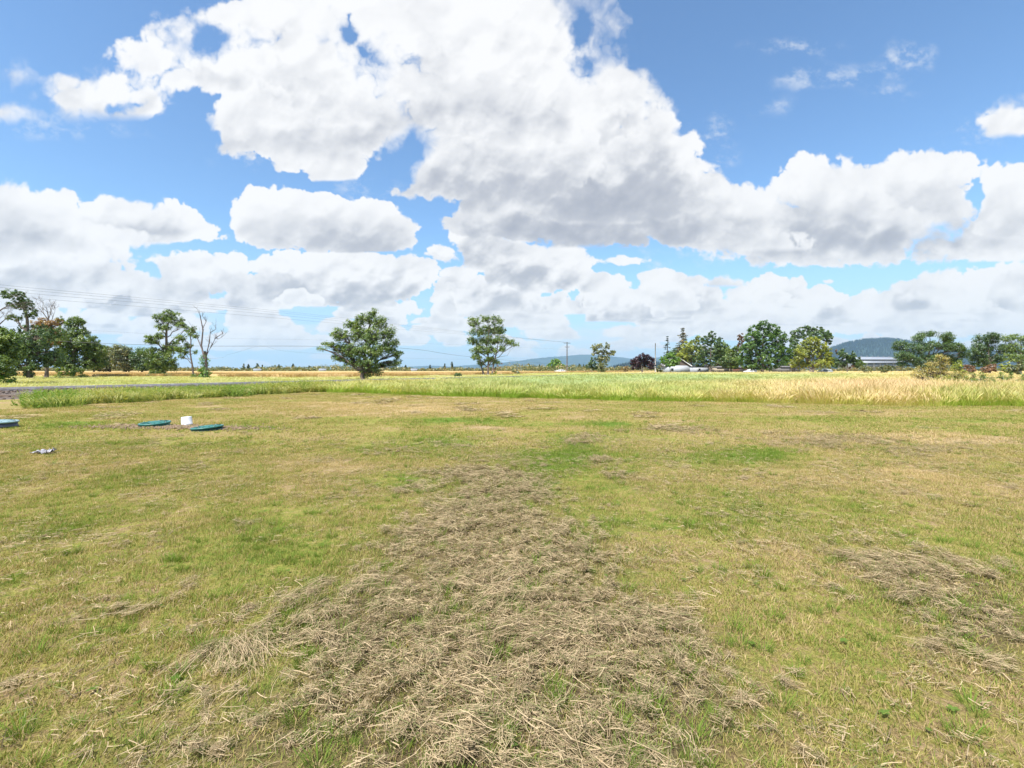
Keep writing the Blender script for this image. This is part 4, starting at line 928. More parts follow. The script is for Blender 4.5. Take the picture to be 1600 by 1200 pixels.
for i, (px, lb, lf, tx) in enumerate(((148, [(146,560,13,17),(156,570,12,10)], L_DARK, 'dark round tree at the left end of the far leafy hedgerow'), (172, [(172,556,15,15),(168,568,16,12)], L_MIX, 'mottled green and tan tree in the far hedgerow, left of centre'), (197, [(196,552,16,14),(198,566,18,14)], L_MIX, 'mottled tree with reddish patches in the middle of the far hedgerow'), (222, [(222,558,14,14),(226,568,14,12),(240,565,10,12)], L_DARK, 'darker tree at the right end of the far hedgerow'))):
    tree('hedgerow_tree', tx, px, 135, lb, lf, 3600, .42, [(px, 583), (px, 570), (px, 558)], .3, 'trees of the far leafy hedgerow', shell=.5, extra=[('reddish_leaves', L_RUST, [(px, 562, 9, 6)], 300)] if i in (1, 2) else None)
tree('oak_tree', 'tall open topped oak with a bushy base, left of a slim tree', 254, 78, [(266,490,13,6),(252,497,12,8),(270,501,15,7),(285,508,9,5),(291,514,5,4),(246,511,7,5),(262,512,8,6),(254,524,8,6),(272,535,6,4),(243,531,14,8),(262,545,18,9),(240,552,18,10),(260,561,20,11),(244,569,16,10),(268,572,12,9),(252,582,13,7)], L_OAK, 9500, .20, [(254,593),(256,560),(259,535),(261,512),(268,494)], .30, shell=.35, cr=.42)
tree('slim_tree', 'slim sparse tree leaning left between the tall oak and the dead tree', 303, 73, [(284,529,10,6),(296,520,10,6),(278,546,7,6),(288,550,7,6),(302,514,6,6),(306,526,5,4),(281,557,5,4),(303,550,5,3),(292,540,8,6)], L_OAK, 1500, .19, [(303,592),(300,570),(297,548),(298,525),(300,512)], .15, shell=.2, nper=16, cr=.34, twigs=1.)
t = thing('dead_tree', 'dead tree with bare forked limbs above an ivy covered base', 'tree', (gx(321, 68), 68, -.08)); k = 68/FPX
MB().tube([(0, 0, 0), (.1, 0, 2.2), (.05, 0, 3.4), (-.1, 0, 4.3)], [.24, .2, .17, .13], 9).obj('trunk', bark_pale, t, smooth=True)
B = MB()
def pl(px, py, dy=0.): return np.array([(px-321)*k, dy, gz(py, 68)+.08])
for path, r in (([(320,560),(315,540),(317,515),(314,500),(312,492)], .13), ([(321,556),(330,540),(334,528),(346,521)], .11), ([(321,556),(326,535),(329,520),(336,514)], .10), ([(319,552),(310,530),(304,518)], .08), ([(317,515),(320,502),(319,494)], .06), ([(334,528),(340,530),(345,527)], .04)):
    pp = [pl(a, b, rng.normal(0, .15)) for a, b in path]; B.tube(pp, [max(r*(1-.7*i/(len(pp)-1)), .02) for i in range(len(pp))], 6)
    for i in range(1, len(pp)):
        for _ in range(2): bare_branches(B, pp[i], (rng.normal(0, .6), rng.normal(0, .5), .9), rng.uniform(.5, 1.3), .028, 1, .5)
B.obj('limbs', bark_pale, t)
cl = [leaf_cloud(np.array([pl(318, 572+rng.uniform(-16, 16), rng.normal(0, .2))+np.array([rng.normal(0, .32), 0, 0]) for _ in range(44)]), np.full(44, .34), 24, .16, pl(318, 575))]
cl.append(leaf_cloud(np.array([pl(319+rng.uniform(-7, 8), 585+rng.uniform(-5, 5), rng.normal(0, .4)) for _ in range(34)]), np.full(34, .36), 24, .16, pl(318, 585))); obj('ivy', leaves_mesh('ivy', cl, L_BRIGHT), t)
for px, Y, w, h, lb in ((308, 70, 8, 4, 'low leafy bush at the foot of the slim tree'), (236, 76, 9, 4, 'low brown green bush left of the tall oak base'), (262, 76, 8, 4, 'low bush right of the tall oak base'), (92, 70, 9, 4, 'low bush with dry sticks left of the dark oak base'), (130, 70, 9, 4, 'low bush with dry sticks right of the dark oak base')):
    py = HOR+CAMK/Y; tree('low_bush', lb, px, Y, [(px-3, py-h, w*.6, h), (px+4, py-h*.8, w*.5, h*.8)], L_MIX if 'brown' in lb else L_OAK, 420, .15, [(px, py), (px, py-h)], .04, 'bushes along the railway verge', 'bush', nper=14, cname='foliage')
# --- the two big trees in the open
tree('broad_tree', 'broad spreading leafy tree with several low limbs beside the railway', 566, 52, [(583,489,9,8),(572,499,17,11),(596,505,15,11),(550,508,17,11),(610,520,12,12),(532,524,16,11),(560,522,22,13),(588,526,22,14),(612,538,14,11),(513,539,13,6),(503,545,8,3),(535,545,18,11),(560,547,24,13),(592,548,22,13),(618,552,12,10),(528,558,13,7),(550,566,18,9),(580,568,20,10),(606,570,14,7),(622,566,9,6),(570,582,15,8),(590,582,8,6)], L_OAK, 10500, .165, [(566,597),(567,582),(569,560),(574,525),(580,500)], .26, shell=.25, cr=.36, nper=20, twigs=.8)
tree('upright_tree', 'upright tree on three leaning stems standing alone at centre left', 765, 100, [(741,504,12,9),(757,498,12,6),(776,500,12,8),(745,518,14,9),(766,515,18,10),(782,515,9,9),(738,532,9,8),(757,532,17,9),(778,530,17,8),(798,534,13,5),(806,538,6,3),(745,546,13,8),(765,547,14,8),(786,544,8,5),(744,558,10,6),(764,562,12,6),(749,568,8,4),(775,566,6,4)], L_OAK, 6600, .27, [(762,589),(763,565),(761,540),(765,510)], .26, shell=.25, cr=.62, nper=20, twigs=.8,
 extra=[('reddish_leaves', L_RUST, [(780,570,10,5),(772,578,8,6)], 240), ('base_leaves', L_YELLOW, [(771,583,7,6)], 260)])
t = bpy.data.objects['upright_tree']; k = 100/FPX
for path in ([(757,589),(752,573),(748,555),(744,530)], [(768,589),(771,570),(776,550),(780,525)]):
    MB().tube([np.array([(a-765)*k, .2, gz(b, 100)+.08]) for a, b in path], [.22, .17, .12, .06], 7).obj('stem', bark, t)
tree('young_tree', 'narrow grey leaved tree with a V shaped crown beside the utility pole', 940, 170, [(928,542,6,6),(937,541,6,6),(948,541,5,6),(930,551,7,6),(943,551,8,6),(955,551,7,5),(960,550,3,3),(937,560,8,6),(947,561,7,6),(940,570,10,7),(939,578,7,5)], L_GREY, 2200, .40, [(940,584),(939,570),(940,550)], .22, shell=.3, nper=14, twigs=.9)
tree('young_tree', 'small dark bushy tree just left of the narrow grey tree', 925, 170, [(925,568,6,6),(921,572,6,5),(929,574,5,5),(925,562,4,4)], L_DARK, 700, .36, [(925,584),(925,565)], .12, nper=14)
# --- farmstead group, seen beyond the meadow
tree('shade_tree', 'mid green tree filling the skyline behind the pointed tree', 1128, 200, [(1128,545,14,11),(1120,555,16,12),(1140,558,14,12),(1130,568,20,8)], L_OAK, 3600, .5, [(1128,583),(1128,550)], .3)
tree('shade_tree', 'dark tree low behind the farmhouse between two pale ones', 1062, 210, [(1062,552,13,10),(1052,562,12,9),(1074,562,12,10)], L_DARK, 2400, .5, [(1062,582),(1062,555)], .3)
tree('shade_tree', 'dark hedge tree joining the big maple and the yellow green tree', 1236, 208, [(1236,560,12,10),(1228,568,12,8),(1246,568,14,8)], L_DARK, 2400, .5, [(1236,582),(1236,560)], .25)
tree('plum_tree', 'round dark purple leaved tree left of the farmhouse', 1004, 162, [(1004,558,11,7),(994,564,9,8),(1014,563,11,9),(1001,568,14,9),(1018,571,7,7),(992,572,7,6)], L_PLUM, 4200, .34, [(1003,583),(1003,572),(1004,560)], .25)
tree('maple_tree', 'small bright green round tree in front of the farmhouse wall', 1047, 150, [(1047,556,8,6),(1040,563,9,7),(1055,564,8,7),(1047,568,12,6)], L_BRIGHT, 3000, .30, [(1047,583.5),(1047,572),(1047,560)], .14)
conifer('conifer_tree', 'thin ragged dark conifer left of the tall brownish one', 1043, 205, 524, 11, L_FIR, group=None, gap=.35, dens=.9, size=.45)
conifer('conifer_tree', 'tall brownish conifer with layered branches above the farmhouse', 1067, 205, 511, 20, L_FIRB, gap=.2, dens=1.1, size=.5)
tree('shade_tree', 'pale green leafy tree behind the farmhouse roof', 1080, 192, [(1070,543,11,9),(1086,540,11,10),(1094,530,6,7),(1078,556,18,11),(1062,558,10,9),(1095,552,12,12)], L_YELLOW, 3600, .46, [(1080,582),(1080,560),(1084,540)], .35)
tree('shade_tree', 'dark green tree with a pointed top right of the farmhouse', 1112, 168, [(1112,523,6,6),(1107,532,11,8),(1119,534,10,9),(1103,545,14,9),(1122,548,12,10),(1110,558,20,9),(1094,562,10,7),(1126,565,12,7),(1106,569,18,5)], L_DARK, 6200, .40, [(1110,583),(1110,565),(1112,535)], .35)
tree('shade_tree', 'low dark tree in the gap between the pointed tree and the big maple', 1142, 175, [(1140,552,11,8),(1150,548,8,7),(1134,562,12,8),(1150,562,10,9),(1142,571,16,5)], L_OAK, 3400, .42, [(1142,583),(1142,565),(1143,552)], .3)
tree('shade_tree', 'russet topped tree showing behind the big maple left shoulder', 1158, 215, [(1157,524,5,4),(1159,530,6,6),(1158,542,7,8)], L_RUST, 900, .55, [(1158,582),(1158,545),(1158,528)], .2, shell=.3)
tree('maple_tree', 'largest tree, a dense rounded dark green maple, right of centre', 1192, 150, [(1194,509,11,9),(1184,516,12,11),(1205,517,12,11),(1176,528,13,11),(1194,528,17,12),(1212,530,14,12),(1166,543,12,11),(1187,545,20,13),(1208,545,18,13),(1222,552,13,12),(1164,560,12,11),(1190,561,25,11),(1216,564,16,10),(1172,571,12,6),(1195,573,22,6)], L_MAPLE, 15000, .36, [(1192,584),(1192,565),(1192,530)], .5)
tree('shade_tree', 'wide dark crowned tree rising behind the yellow green one', 1266, 205, [(1248,521,12,7),(1262,515,13,6),(1278,516,12,6),(1290,523,9,8),(1243,531,9,7),(1268,526,20,8),(1294,532,6,7),(1238,545,9,12)], L_DARK, 5200, .5, [(1266,582),(1266,550),(1267,525)], .4)
tree('shade_tree', 'dense yellow green tree with a broad dome, right of the big maple', 1270, 155, [(1270,534,12,8),(1258,541,12,9),(1283,541,12,9),(1249,554,12,11),(1270,552,18,12),(1291,554,12,12),(1297,566,8,9),(1257,568,18,8),(1280,568,18,8)], L_YELLOW, 8200, .36, [(1270,584),(1270,565),(1270,545)], .35)
tree('scrub_tree', 'low dark scrubby tree with bare purple twigs by the warehouse', 1325, 168, [(1314,553,8,8),(1326,556,10,8),(1338,562,10,8),(1318,566,14,8),(1340,570,10,6),(1307,566,7,9)], L_DARK, 3000, .40, [(1324,583),(1324,568),(1322,552)], .2, shell=.3, extra=[('reddish_leaves', L_RUST, [(1336,568,9,6),(1330,574,12,4),(1308,552,4,6)], 350)])
tree('oak_tree', 'spreading dark oak with sky gaps, right of the wooded hill', 1450, 118, [(1459,521,11,4),(1446,523,11,5),(1432,529,11,6),(1474,526,12,6),(1486,531,9,7),(1412,540,13,8),(1430,545,15,9),(1452,540,14,8),(1472,542,13,8),(1494,543,11,8),(1504,553,9,8),(1406,556,11,8),(1426,560,17,8),(1452,560,16,7),(1478,558,16,8),(1496,565,12,7),(1412,569,11,4),(1440,570,18,4)], L_DARK, 9500, .30, [(1450,588),(1450,565),(1452,540)], .45, shell=.3, cr=.8)
tree('oak_tree', 'dark oak second from the right edge, beyond the reddish brush', 1545, 125, [(1546,524,11,5),(1534,531,11,8),(1556,531,11,8),(1526,545,10,10),(1545,545,15,10),(1562,545,11,9),(1532,560,14,8),(1554,560,15,8),(1540,568,16,5)], L_DARK, 5600, .31, [(1545,587),(1545,565),(1545,540)], .4, shell=.3, cr=.8)
tree('oak_tree', 'dark oak at the right edge of the view', 1592, 118, [(1576,529,9,6),(1592,527,11,5),(1608,534,14,8),(1582,542,11,9),(1602,548,16,10),(1580,558,12,8),(1600,563,16,7),(1630,545,18,16),(1640,565,20,12)], L_OAK, 6000, .30, [(1594,588),(1594,565),(1596,540)], .4, shell=.3, cr=.8)
for px, Y, w, h, lf, lb, sz in ((1516, 105, 15, 6, L_RUST, 'low reddish brown brush between the dark oaks', .3), (1545, 100, 16, 6, L_RUST, 'longer reddish brown brush under the second oak', .3), (1572, 95, 9, 8, L_YELLOW, 'yellow green bush beside the reddish brush', .26), (1498, 90, 9, 12, L_YELLOW, 'upright olive bush behind the pale flowering bush', .26), (1385, 120, 10, 6, L_MIX, 'olive bush in front of the warehouse', .3), (1352, 130, 12, 4, L_MIX, 'low brown bush left of the warehouse', .3),
    (716, 78, 6, 4, L_DARK, 'small dark green bush in the meadow before the upright tree', .2), (805, 122, 7, 4, L_MIX, 'small olive bush right of the upright tree', .25), (895, 180, 8, 3, L_MIX, 'low bush beside the foot of the utility pole', .3), (1030, 165, 7, 6, L_MIX, 'brownish bush between purple tree and bright tree', .3), (1590, 80, 14, 6, L_MIX, 'mixed olive bush near the right edge', .25), (978, 190, 8, 4, L_BROWN, 'small brown bush left of the purple tree', .3)):
    py = min(HOR+CAMK/Y, 588); base = HOR+CAMK/Y
    tree('field_bush', lb, px, Y, [(px-w*.4, 577-h*.2, w*.6, h), (px+w*.4, 578-h*.3, w*.55, h*.9), (px, 577-h*.7, w*.5, h*.7), (px, 581, w*.7, 4)] if Y > 60 and px > 900 else [(px-w*.3, base-h*.9, w*.6, h), (px+w*.4, base-h*.8, w*.5, h)], lf, 900, sz, [(px, base), (px, base-3)], .05, 'bushes scattered about the meadow and fields', 'bush', nper=14, cname='foliage')
# the tall pale weed bush in the meadow at right and the dark docks by it
t = tree('flowering_bush', 'tall pale yellow green weedy bush standing in the meadow at right', 1470, 30, [(1467,559,8,6),(1475,562,7,6),(1460,568,11,7),(1478,572,12,8),(1455,580,17,9),(1475,584,20,9),(1492,586,14,8),(1438,586,12,6)], L_PALE, 5200, .052, [(1470,612),(1470,590),(1468,570)], .035, cat='bush', shell=.15, cr=.16, nper=14, twigs=1., cname='foliage', extra=[('green_leaves', L_YELLOW, [(1470,592,28,8),(1490,592,18,8)], 1800)])
for i, (px, Y, h) in enumerate(((1488, 31, 11), (1507, 33, 12), (1521, 32, 17), (1537, 34, 16), (1551, 33, 9), (1566, 36, 13), (1580, 37, 12), (1598, 34, 12))):
    py = HOR+CAMK/Y-8; lb = ['squat', 'rounded', 'tallest', 'narrow', 'smallest', 'leaning', 'bushy', 'last'][i]
    tree('dock_weed', '%s dark green leafy weed in the meadow right of the pale bush' % lb, px, Y, [(px, py-h*.9, 5, h*.5), (px-2, py-h*.4, 7, h*.5), (px+2, py, 8, h*.5)], L_OAK, 800, .075, [(px, HOR+CAMK/Y), (px, py-h)], .02, 'dark green weeds standing in the meadow grass', 'weed', nper=14, cr=.16, cname='foliage')
# --- the far side of the wheat: countable trees, then the wood as one mass
tree('round_tree', 'round bright green tree beyond the wheat, left of the utility pole', 868, 300, [(868,566,8,6),(862,572,8,6),(875,573,7,6),(855,576,6,4)], L_BRIGHT, 1500, .75, [(868,580),(868,568)], .3, nper=14)
for i, (px, top, hw) in enumerate(((402, 567.5, 5), (436, 569.5, 3.5), (458, 568.5, 5.), (381, 568, 3), (388, 569, 3.6), (410, 570, 3), (695, 568, 3), (706, 564.5, 4.), (634, 570, 3), (672, 570, 3), (905, 568, 3.5), (912, 569, 3), (965, 570, 3), (483, 571, 3), (843, 569, 2.5))):
    lb = ['pointed fir above the far wood, broadest one beyond the wheat left of centre', 'slender fir in the far wood, left of the stout one', 'stout fir in the far wood, nearest the broad tree', 'thin far fir leftmost of the cluster', 'short round topped far fir next to the thin one', 'small far fir right of the broadest', 'thin far fir just left of the lone tall one', 'lone tall far fir left of the upright tree', 'small far fir right of the broad tree', 'small far fir midway between the two big trees', 'far fir right behind the utility pole', 'smaller far fir right of the pole', 'far fir between narrow tree and purple tree', 'tiny far fir left of the broad tree', 'tiny far fir left of the round tree'][i]
    conifer('far_fir', lb, px, 300, top, hw, L_FIR, group='firs standing out of the far wood', size=.6, dens=.8)
C = []; Rr = []
for _ in range(2600):
    px = rng.uniform(-450, 1020) if rng.random() < .8 else rng.uniform(1000, 2100); Y = rng.uniform(236, 340)
    top = 573.5+1.3*math.sin(px*.021)+1.2*math.sin(px*.067+1)+rng.uniform(-1.3, 1.8)+(1.0 if 560 < px < 800 else 0)-(1.8 if 800 < px < 1000 else 0)
    if px < 360 and px > 150: top += .8
    h = max(gz(top, Y), 1.5); w = rng.uniform(1.2, 3.2)
    for _k in range(3): C.append((gx(px, Y)+rng.normal(0, w*.5), Y+rng.normal(0, 1.5), rng.uniform(.1, .9)*h)); Rr.append(min(w*.6, h*.3)+.3)
C = np.array(C); V, cl, rn = leaf_cloud(C, np.array(Rr), 10, .8, np.array([0, 250, -200.]), .5, 1.)
tag(obj('far_wood', leaves_mesh('far_wood', [(V, cl, rn)], leaf_mat('leaf_far', (.035, .062, .025), (.08, .11, .04), (.22, .20, .10), .15))), 'long low wood along the far side of the wheat', kind='stuff')

# ------------------------------------------------------------------ things on the lawn
teal = plain('teal_plastic', (.022, .125, .11), (.035, .17, .15), 5., .42, .5)
teal_pale = plain('pale_teal_plastic', (.17, .29, .31), (.26, .37, .40), 3., .5, .5)
teal_dark = plain('dark_teal_plastic', (.010, .06, .06), (.016, .09, .085), 5., .5, .4)
slate = plain('slate_plastic', (.055, .07, .11), (.09, .105, .15), 6., .55, .4)
soil = plain('bare_soil', (.36, .26, .19), (.22, .16, .11), 9., .95, .05, 0., .8)
white_p = plain('white_plastic', (.74, .75, .80), (.66, .67, .72), 3., .4, .4)
boltm = plain('bolt_steel', (.45, .45, .46), (.3, .3, .3), 9., .35, .5, .9)
def riser(label, px, py, rad, h, lid_m, ring_m, tilt, name='septic_tank_riser'):
    Y = CAMK/(py-HOR); t = thing(name, label, 'septic cover', (gx(px, Y), Y, .0), rng.random())
    MB().lathe([(rad*.90, -.10), (rad*.92, h*.25), (rad*.97, h*.25), (rad*.97, h*.45), (rad*.92, h*.5), (rad*.93, h), (rad*.84, h), (rad*.84, h-.05), (0, h-.05)], n=40).obj('ring', ring_m, t)
    lid = MB().lathe([(rad*.9, .012), (rad, 0), (rad, .022), (rad*.985, .034), (rad*.86, .040), (rad*.84, .034), (rad*.40, .047), (rad*.38, .055), (0, .060)], n=48)
    for i in range(12):
        a = i*math.pi/6; lid.box((math.cos(a)*rad*.62, math.sin(a)*rad*.62, .045), (rad*.40, .018, .012), rz=a)
    l = lid.obj('lid', lid_m, t, loc=(0, 0, h+.002)); l.rotation_euler = (tilt[0], tilt[1], 0)
    bm_ = MB().lathe([(0, 0), (.018, 0), (.018, .010), (.010, .014), (0, .014)], n=6).mesh('bolt', boltm)
    for i in range(6):
        a = i*math.pi/3+.3; obj('bolt', bm_, l, (math.cos(a)*rad*.92, math.sin(a)*rad*.92, .034))
    return t
riser('green round plastic tank cover left of the white bucket', 242, 667, .345, .085, teal, teal, (.03, -.05))
riser('green round tank cover with its lid tilted, right of the white bucket', 324, 673, .345, .07, teal, teal_dark, (.0, -.075))
riser('pale teal lid on a slate grey riser at the left edge', -2, 669.5, .36, .155, teal_pale, slate, (.03, .02))
Y = CAMK/(665.5-HOR); b = thing('bucket', 'white plastic bucket upturned on the bare soil between green covers', 'bucket', (gx(292.5, Y), Y, .0))
s = MB().lathe([(.160, 0), (.163, .004), (.163, .022), (.157, .026), (.156, .05), (.161, .052), (.161, .062), (.155, .064), (.148, .262), (.143, .268), (.0, .268), (0, .262), (.138, .262), (.150, .01), (.160, 0)], n=40); s.obj('shell', white_p, b, smooth=False)
hp = [(math.cos(a)*.164, math.sin(a)*.164*.95, .05-.03*math.sin(a)) for a in np.linspace(math.pi, 2*math.pi, 15)]
MB().tube(hp, .0035, 5).obj('handle', boltm, b); MB().lathe([(.0, .0), (.012, 0), (.012, .008), (0, .008)], (.155, 0, .056), 8, 'X').obj('handle_ear', white_p, b)
b.scale = (.80, .80, .95); b.rotation_euler = (0, math.radians(-4), .4); b.location.z = -.012
# crumpled pale sheet
def crumple(name, label, cat, px, py, w, d, mat, seed, hh=.08):
    Y = CAMK/(py-HOR); nx, ny = 34, 20; V = []
    for j in range(ny):
        for i in range(nx):
            x = (i/(nx-1)-.5)*w; y = (j/(ny-1)-.5)*d; q = mnoise.noise(Vector((x*14+seed, y*18, 3))); q2 = mnoise.noise(Vector((x*40, y*44+seed, 1)))
            z = .012+hh*abs(q)*1.4+.02*q2+hh*.9*max(0, (i/(nx-1)-.72))*2*(j/(ny-1))
            V.append((x+.03*q2+.02*q, y+.04*q-.5*z*(j/ny-.3), max(z, .004)))
    F = [(j*nx+i, j*nx+i+1, (j+1)*nx+i+1, (j+1)*nx+i) for j in range(ny-1) for i in range(nx-1) if not (i < 5 and (j < 4 or j > 15))]
    me = mesh_np(name, V, np.array(F), mat); o = obj(name, me, None, (gx(px, Y), Y, .03)); tag(o, label, cat); return o
gm = plain('grey_sheet', (.55, .55, .60), (.26, .25, .29), 12., .6, .3, 0., .5)
crumple('plastic_scrap', 'crumpled grey white plastic scrap lying on the lawn at left', 'litter', 68, 711, .34, .20, gm, 4.)
crumple('paper_scrap', 'tiny pale scrap in the hay near the centre', 'litter', 796, 914, .035, .025, plain('pale_scrap', (.6, .6, .58)), 9., .015)
# bare soil crumbs round the covers
cb = MB().lathe([(0, -.4), (.7, -.2), (1., .1), (.6, .5), (0, .65)], n=6).mesh('crumb', soil)
n = 1500; px = np.concatenate([rng.normal(330, 50, n//2), rng.normal(225, 55, n//2)]); py = np.concatenate([rng.normal(670.5, 1.9, n//2), rng.normal(668.5, 1.7, n//2)]); Y = CAMK/(py-HOR); X = (px-800)/FPX*Y
scatter('bare_soil', np.stack([X, Y, lawn_z(X, Y)+.015], 1), rng.random((n, 3))*6, s3(rng.uniform(.008, .030, n)), np.zeros(n), [cb], {'g': X*0}, 'crumbly reddish bare soil around the green covers', mat=soil)
# an overturned clump of cut grass
n = 800; a = rng.normal(.35, 1.3, n); Yc = CAMK/(1022-HOR); Xc = gx(366, Yc); t_ = rng.random(n)
ax = (rng.random(n)-.5)*.36; b_ = np.stack([Xc+ax, Yc+rng.normal(0, .055, n), .02+.075*np.exp(-(ax/.15)**2)*rng.random(n)], 1)
d = np.stack([np.cos(a)*np.sign(ax+.08), np.sin(a)-.5, rng.normal(-.1, .25, n)], 1); V, F, T, I = ribbons(b_, d, rng.uniform(.04, .15, n), rng.uniform(.0016, .003, n), 4, np.stack([0*a, 0*a-.2, -.35+0*a], 1), taper=False); V[:, 2] = np.maximum(V[:, 2], .012)
tag(obj('hay_clump', mesh_np('hay_clump', V, F, MATS['cut_hay'], {'rnd': (.2+.7*rng.random(n))[I], 'grn': (.3+.7*rng.random(n))[I]})), 'raised grey green clump of cut grass at lower left of the lawn', 'grass clump')
# fence posts by the railway
wood = plain('weathered_wood', (.11, .10, .09), (.06, .052, .045), 8., .9, .1, 0., .6)
for px, py, top, lb in ((76, 628, 610, 'leftmost dark post, in the green weeds'), (180, 625, 608, 'middle dark post standing among the weeds below the railway'), (243, 619, 604, 'short dark post among the weeds, rightmost of the railway posts')):
    Y = CAMK/(py-HOR); h = gz(top, Y); p = thing('fence_post', lb, 'fence post', (gx(px, Y), Y, -.05), rng.random(), 'old posts along the railway verge')
    MB().tube([(0, 0, 0), (.01, .01, h*.5), (.0, 0, h+.05)], [.034, .032, .028], 8).obj('post', wood, p); MB().tube([(.05, 0, h*.75), (.075, 0, h*.76), (.05, 0, h*.80)], .004, 4).obj('staple', boltm, p)

# ------------------------------------------------------------------ utility poles and wires
creo = plain('pole_wood', (.17, .14, .12), (.10, .08, .07), 2., .85, .1); pole_pale = plain('pole_pale', (.42, .40, .37), (.30, .28, .26), 2., .8, .1)
porc = plain('insulator', (.35, .36, .38), None, 5., .3, .5); wirem = plain('wire', (.13, .13, .14), None, 5., .6, .3)
def pole(label, px, Y, top, r=.17, arms=1, rz=.5, mat=None, parts=True):
    h = gz(top, Y); t = thing('utility_pole', label, 'utility pole', (gx(px, Y), Y, -.1), 0)
    MB().tube([(0, 0, 0), (0, 0, h*.5), (0, 0, h+.1)], [r*1.15, r, r*.75], 10).obj('mast', mat or creo, t, smooth=True)
    tips = []
    for a in range(arms):
        z = h-.35-1.6*a; L = 2.9-.9*a; c = obj('crossarm', MB().box((0, 0, 0), (L, .13, .16)).mesh('crossarm', mat or creo), t, (0, -.2, z), rz)
        im = MB().lathe([(.03, 0), (.03, .08), (.065, .1), (.045, .15), (.065, .17), (.03, .24), (0, .25)], n=8).mesh('insulator', porc)
        for u in (-.45, -.15, .15, .45) if a == 0 else (-.4, .4):
            obj('insulator', im, c, (u*L, 0, .08)); tips.append(Vector((t.location.x+math.cos(rz)*u*L, Y-.2+math.sin(rz)*u*L, z+.2)))
    return t, tips
p1_, tips1 = pole('tall dark utility pole with crossarms, right of the white car', 886, 188, 534.5, .20, 2, .2)
p2_, tips2 = pole('pale utility pole with a short top arm beside the purple tree', 1024, 178, 536, .19, 1, 1.2, pole_pale)
p3_, _t = pole('thin pale post standing before the big maple', 1236, 158, 568, .14, 1, .3, pole_pale)
# the near pole of the same line stands off to the left
def wire(label, pts_px, r=.02, n=60):
    """pts_px: (px, py, Y) points along the wire"""
    A = [np.array([gx(a, Y), Y, gz(b, Y)]) for a, b, Y in pts_px]; P = []
    m = len(A)
    for i in range(m-1):
        p0 = A[max(i-1, 0)]; p1 = A[i]; p2 = A[i+1]; p3 = A[min(i+2, m-1)]
        for q in range(n//(m-1)+1):
            t = q/(n//(m-1)+1); P.append(.5*((2*p1)+(-p0+p2)*t+(2*p0-5*p1+4*p2-p3)*t*t+(-p0+3*p1-3*p2+p3)*t**3))
    P.append(A[-1]); o = MB().tube(P, r, 4).obj('overhead_wire', wirem); tag(o, label, 'wire', 'overhead wires'); return o
t1 = tips1
for i, (a, b, lb) in enumerate(((447, 491.5, 'topmost thin overhead wire crossing the clouds at left'), (451, 494, 'second overhead wire from the top at left'), (456, 497.5, 'third overhead wire from the top at left'), (463, 502, 'lowest of the four bundled overhead wires at left'))):
    e = t1[i]; ey = HOR-(e.z-CAM_H)/e.y*FPX; ex = 800+e.x/e.y*FPX
    wire(lb, [(-420, a-46, 42), (-160, a-21, 51), (20, a, 60), (250, (a+b)/2-1, 74), (490, b, 95), (700, (b+ey)/2+2, 128), (ex, ey, e.y)], .012)

wire('dark lower overhead wire running level behind the trees at left', [(-300, 520, 60), (0, 528.5, 60), (150, 536, 62), (300, 540.5, 64), (490, 541, 66), (640, 545, 78), (740, 558, 110), (886, 571, 187)], .022)
wire('faint overhead wire dipping below the dark one at centre left', [(-100, 560, 95), (300, 561, 100), (360, 553, 105), (408, 541, 110), (450, 549, 120), (560, 556, 135), (700, 561, 160), (886, 560, 187)], .012)
wire('faint overhead wire above the dark one, left of the broad tree', [(-100, 505, 110), (140, 516, 112), (340, 528, 118), (490, 531, 125), (700, 538, 150), (886, 546, 187)], .010)

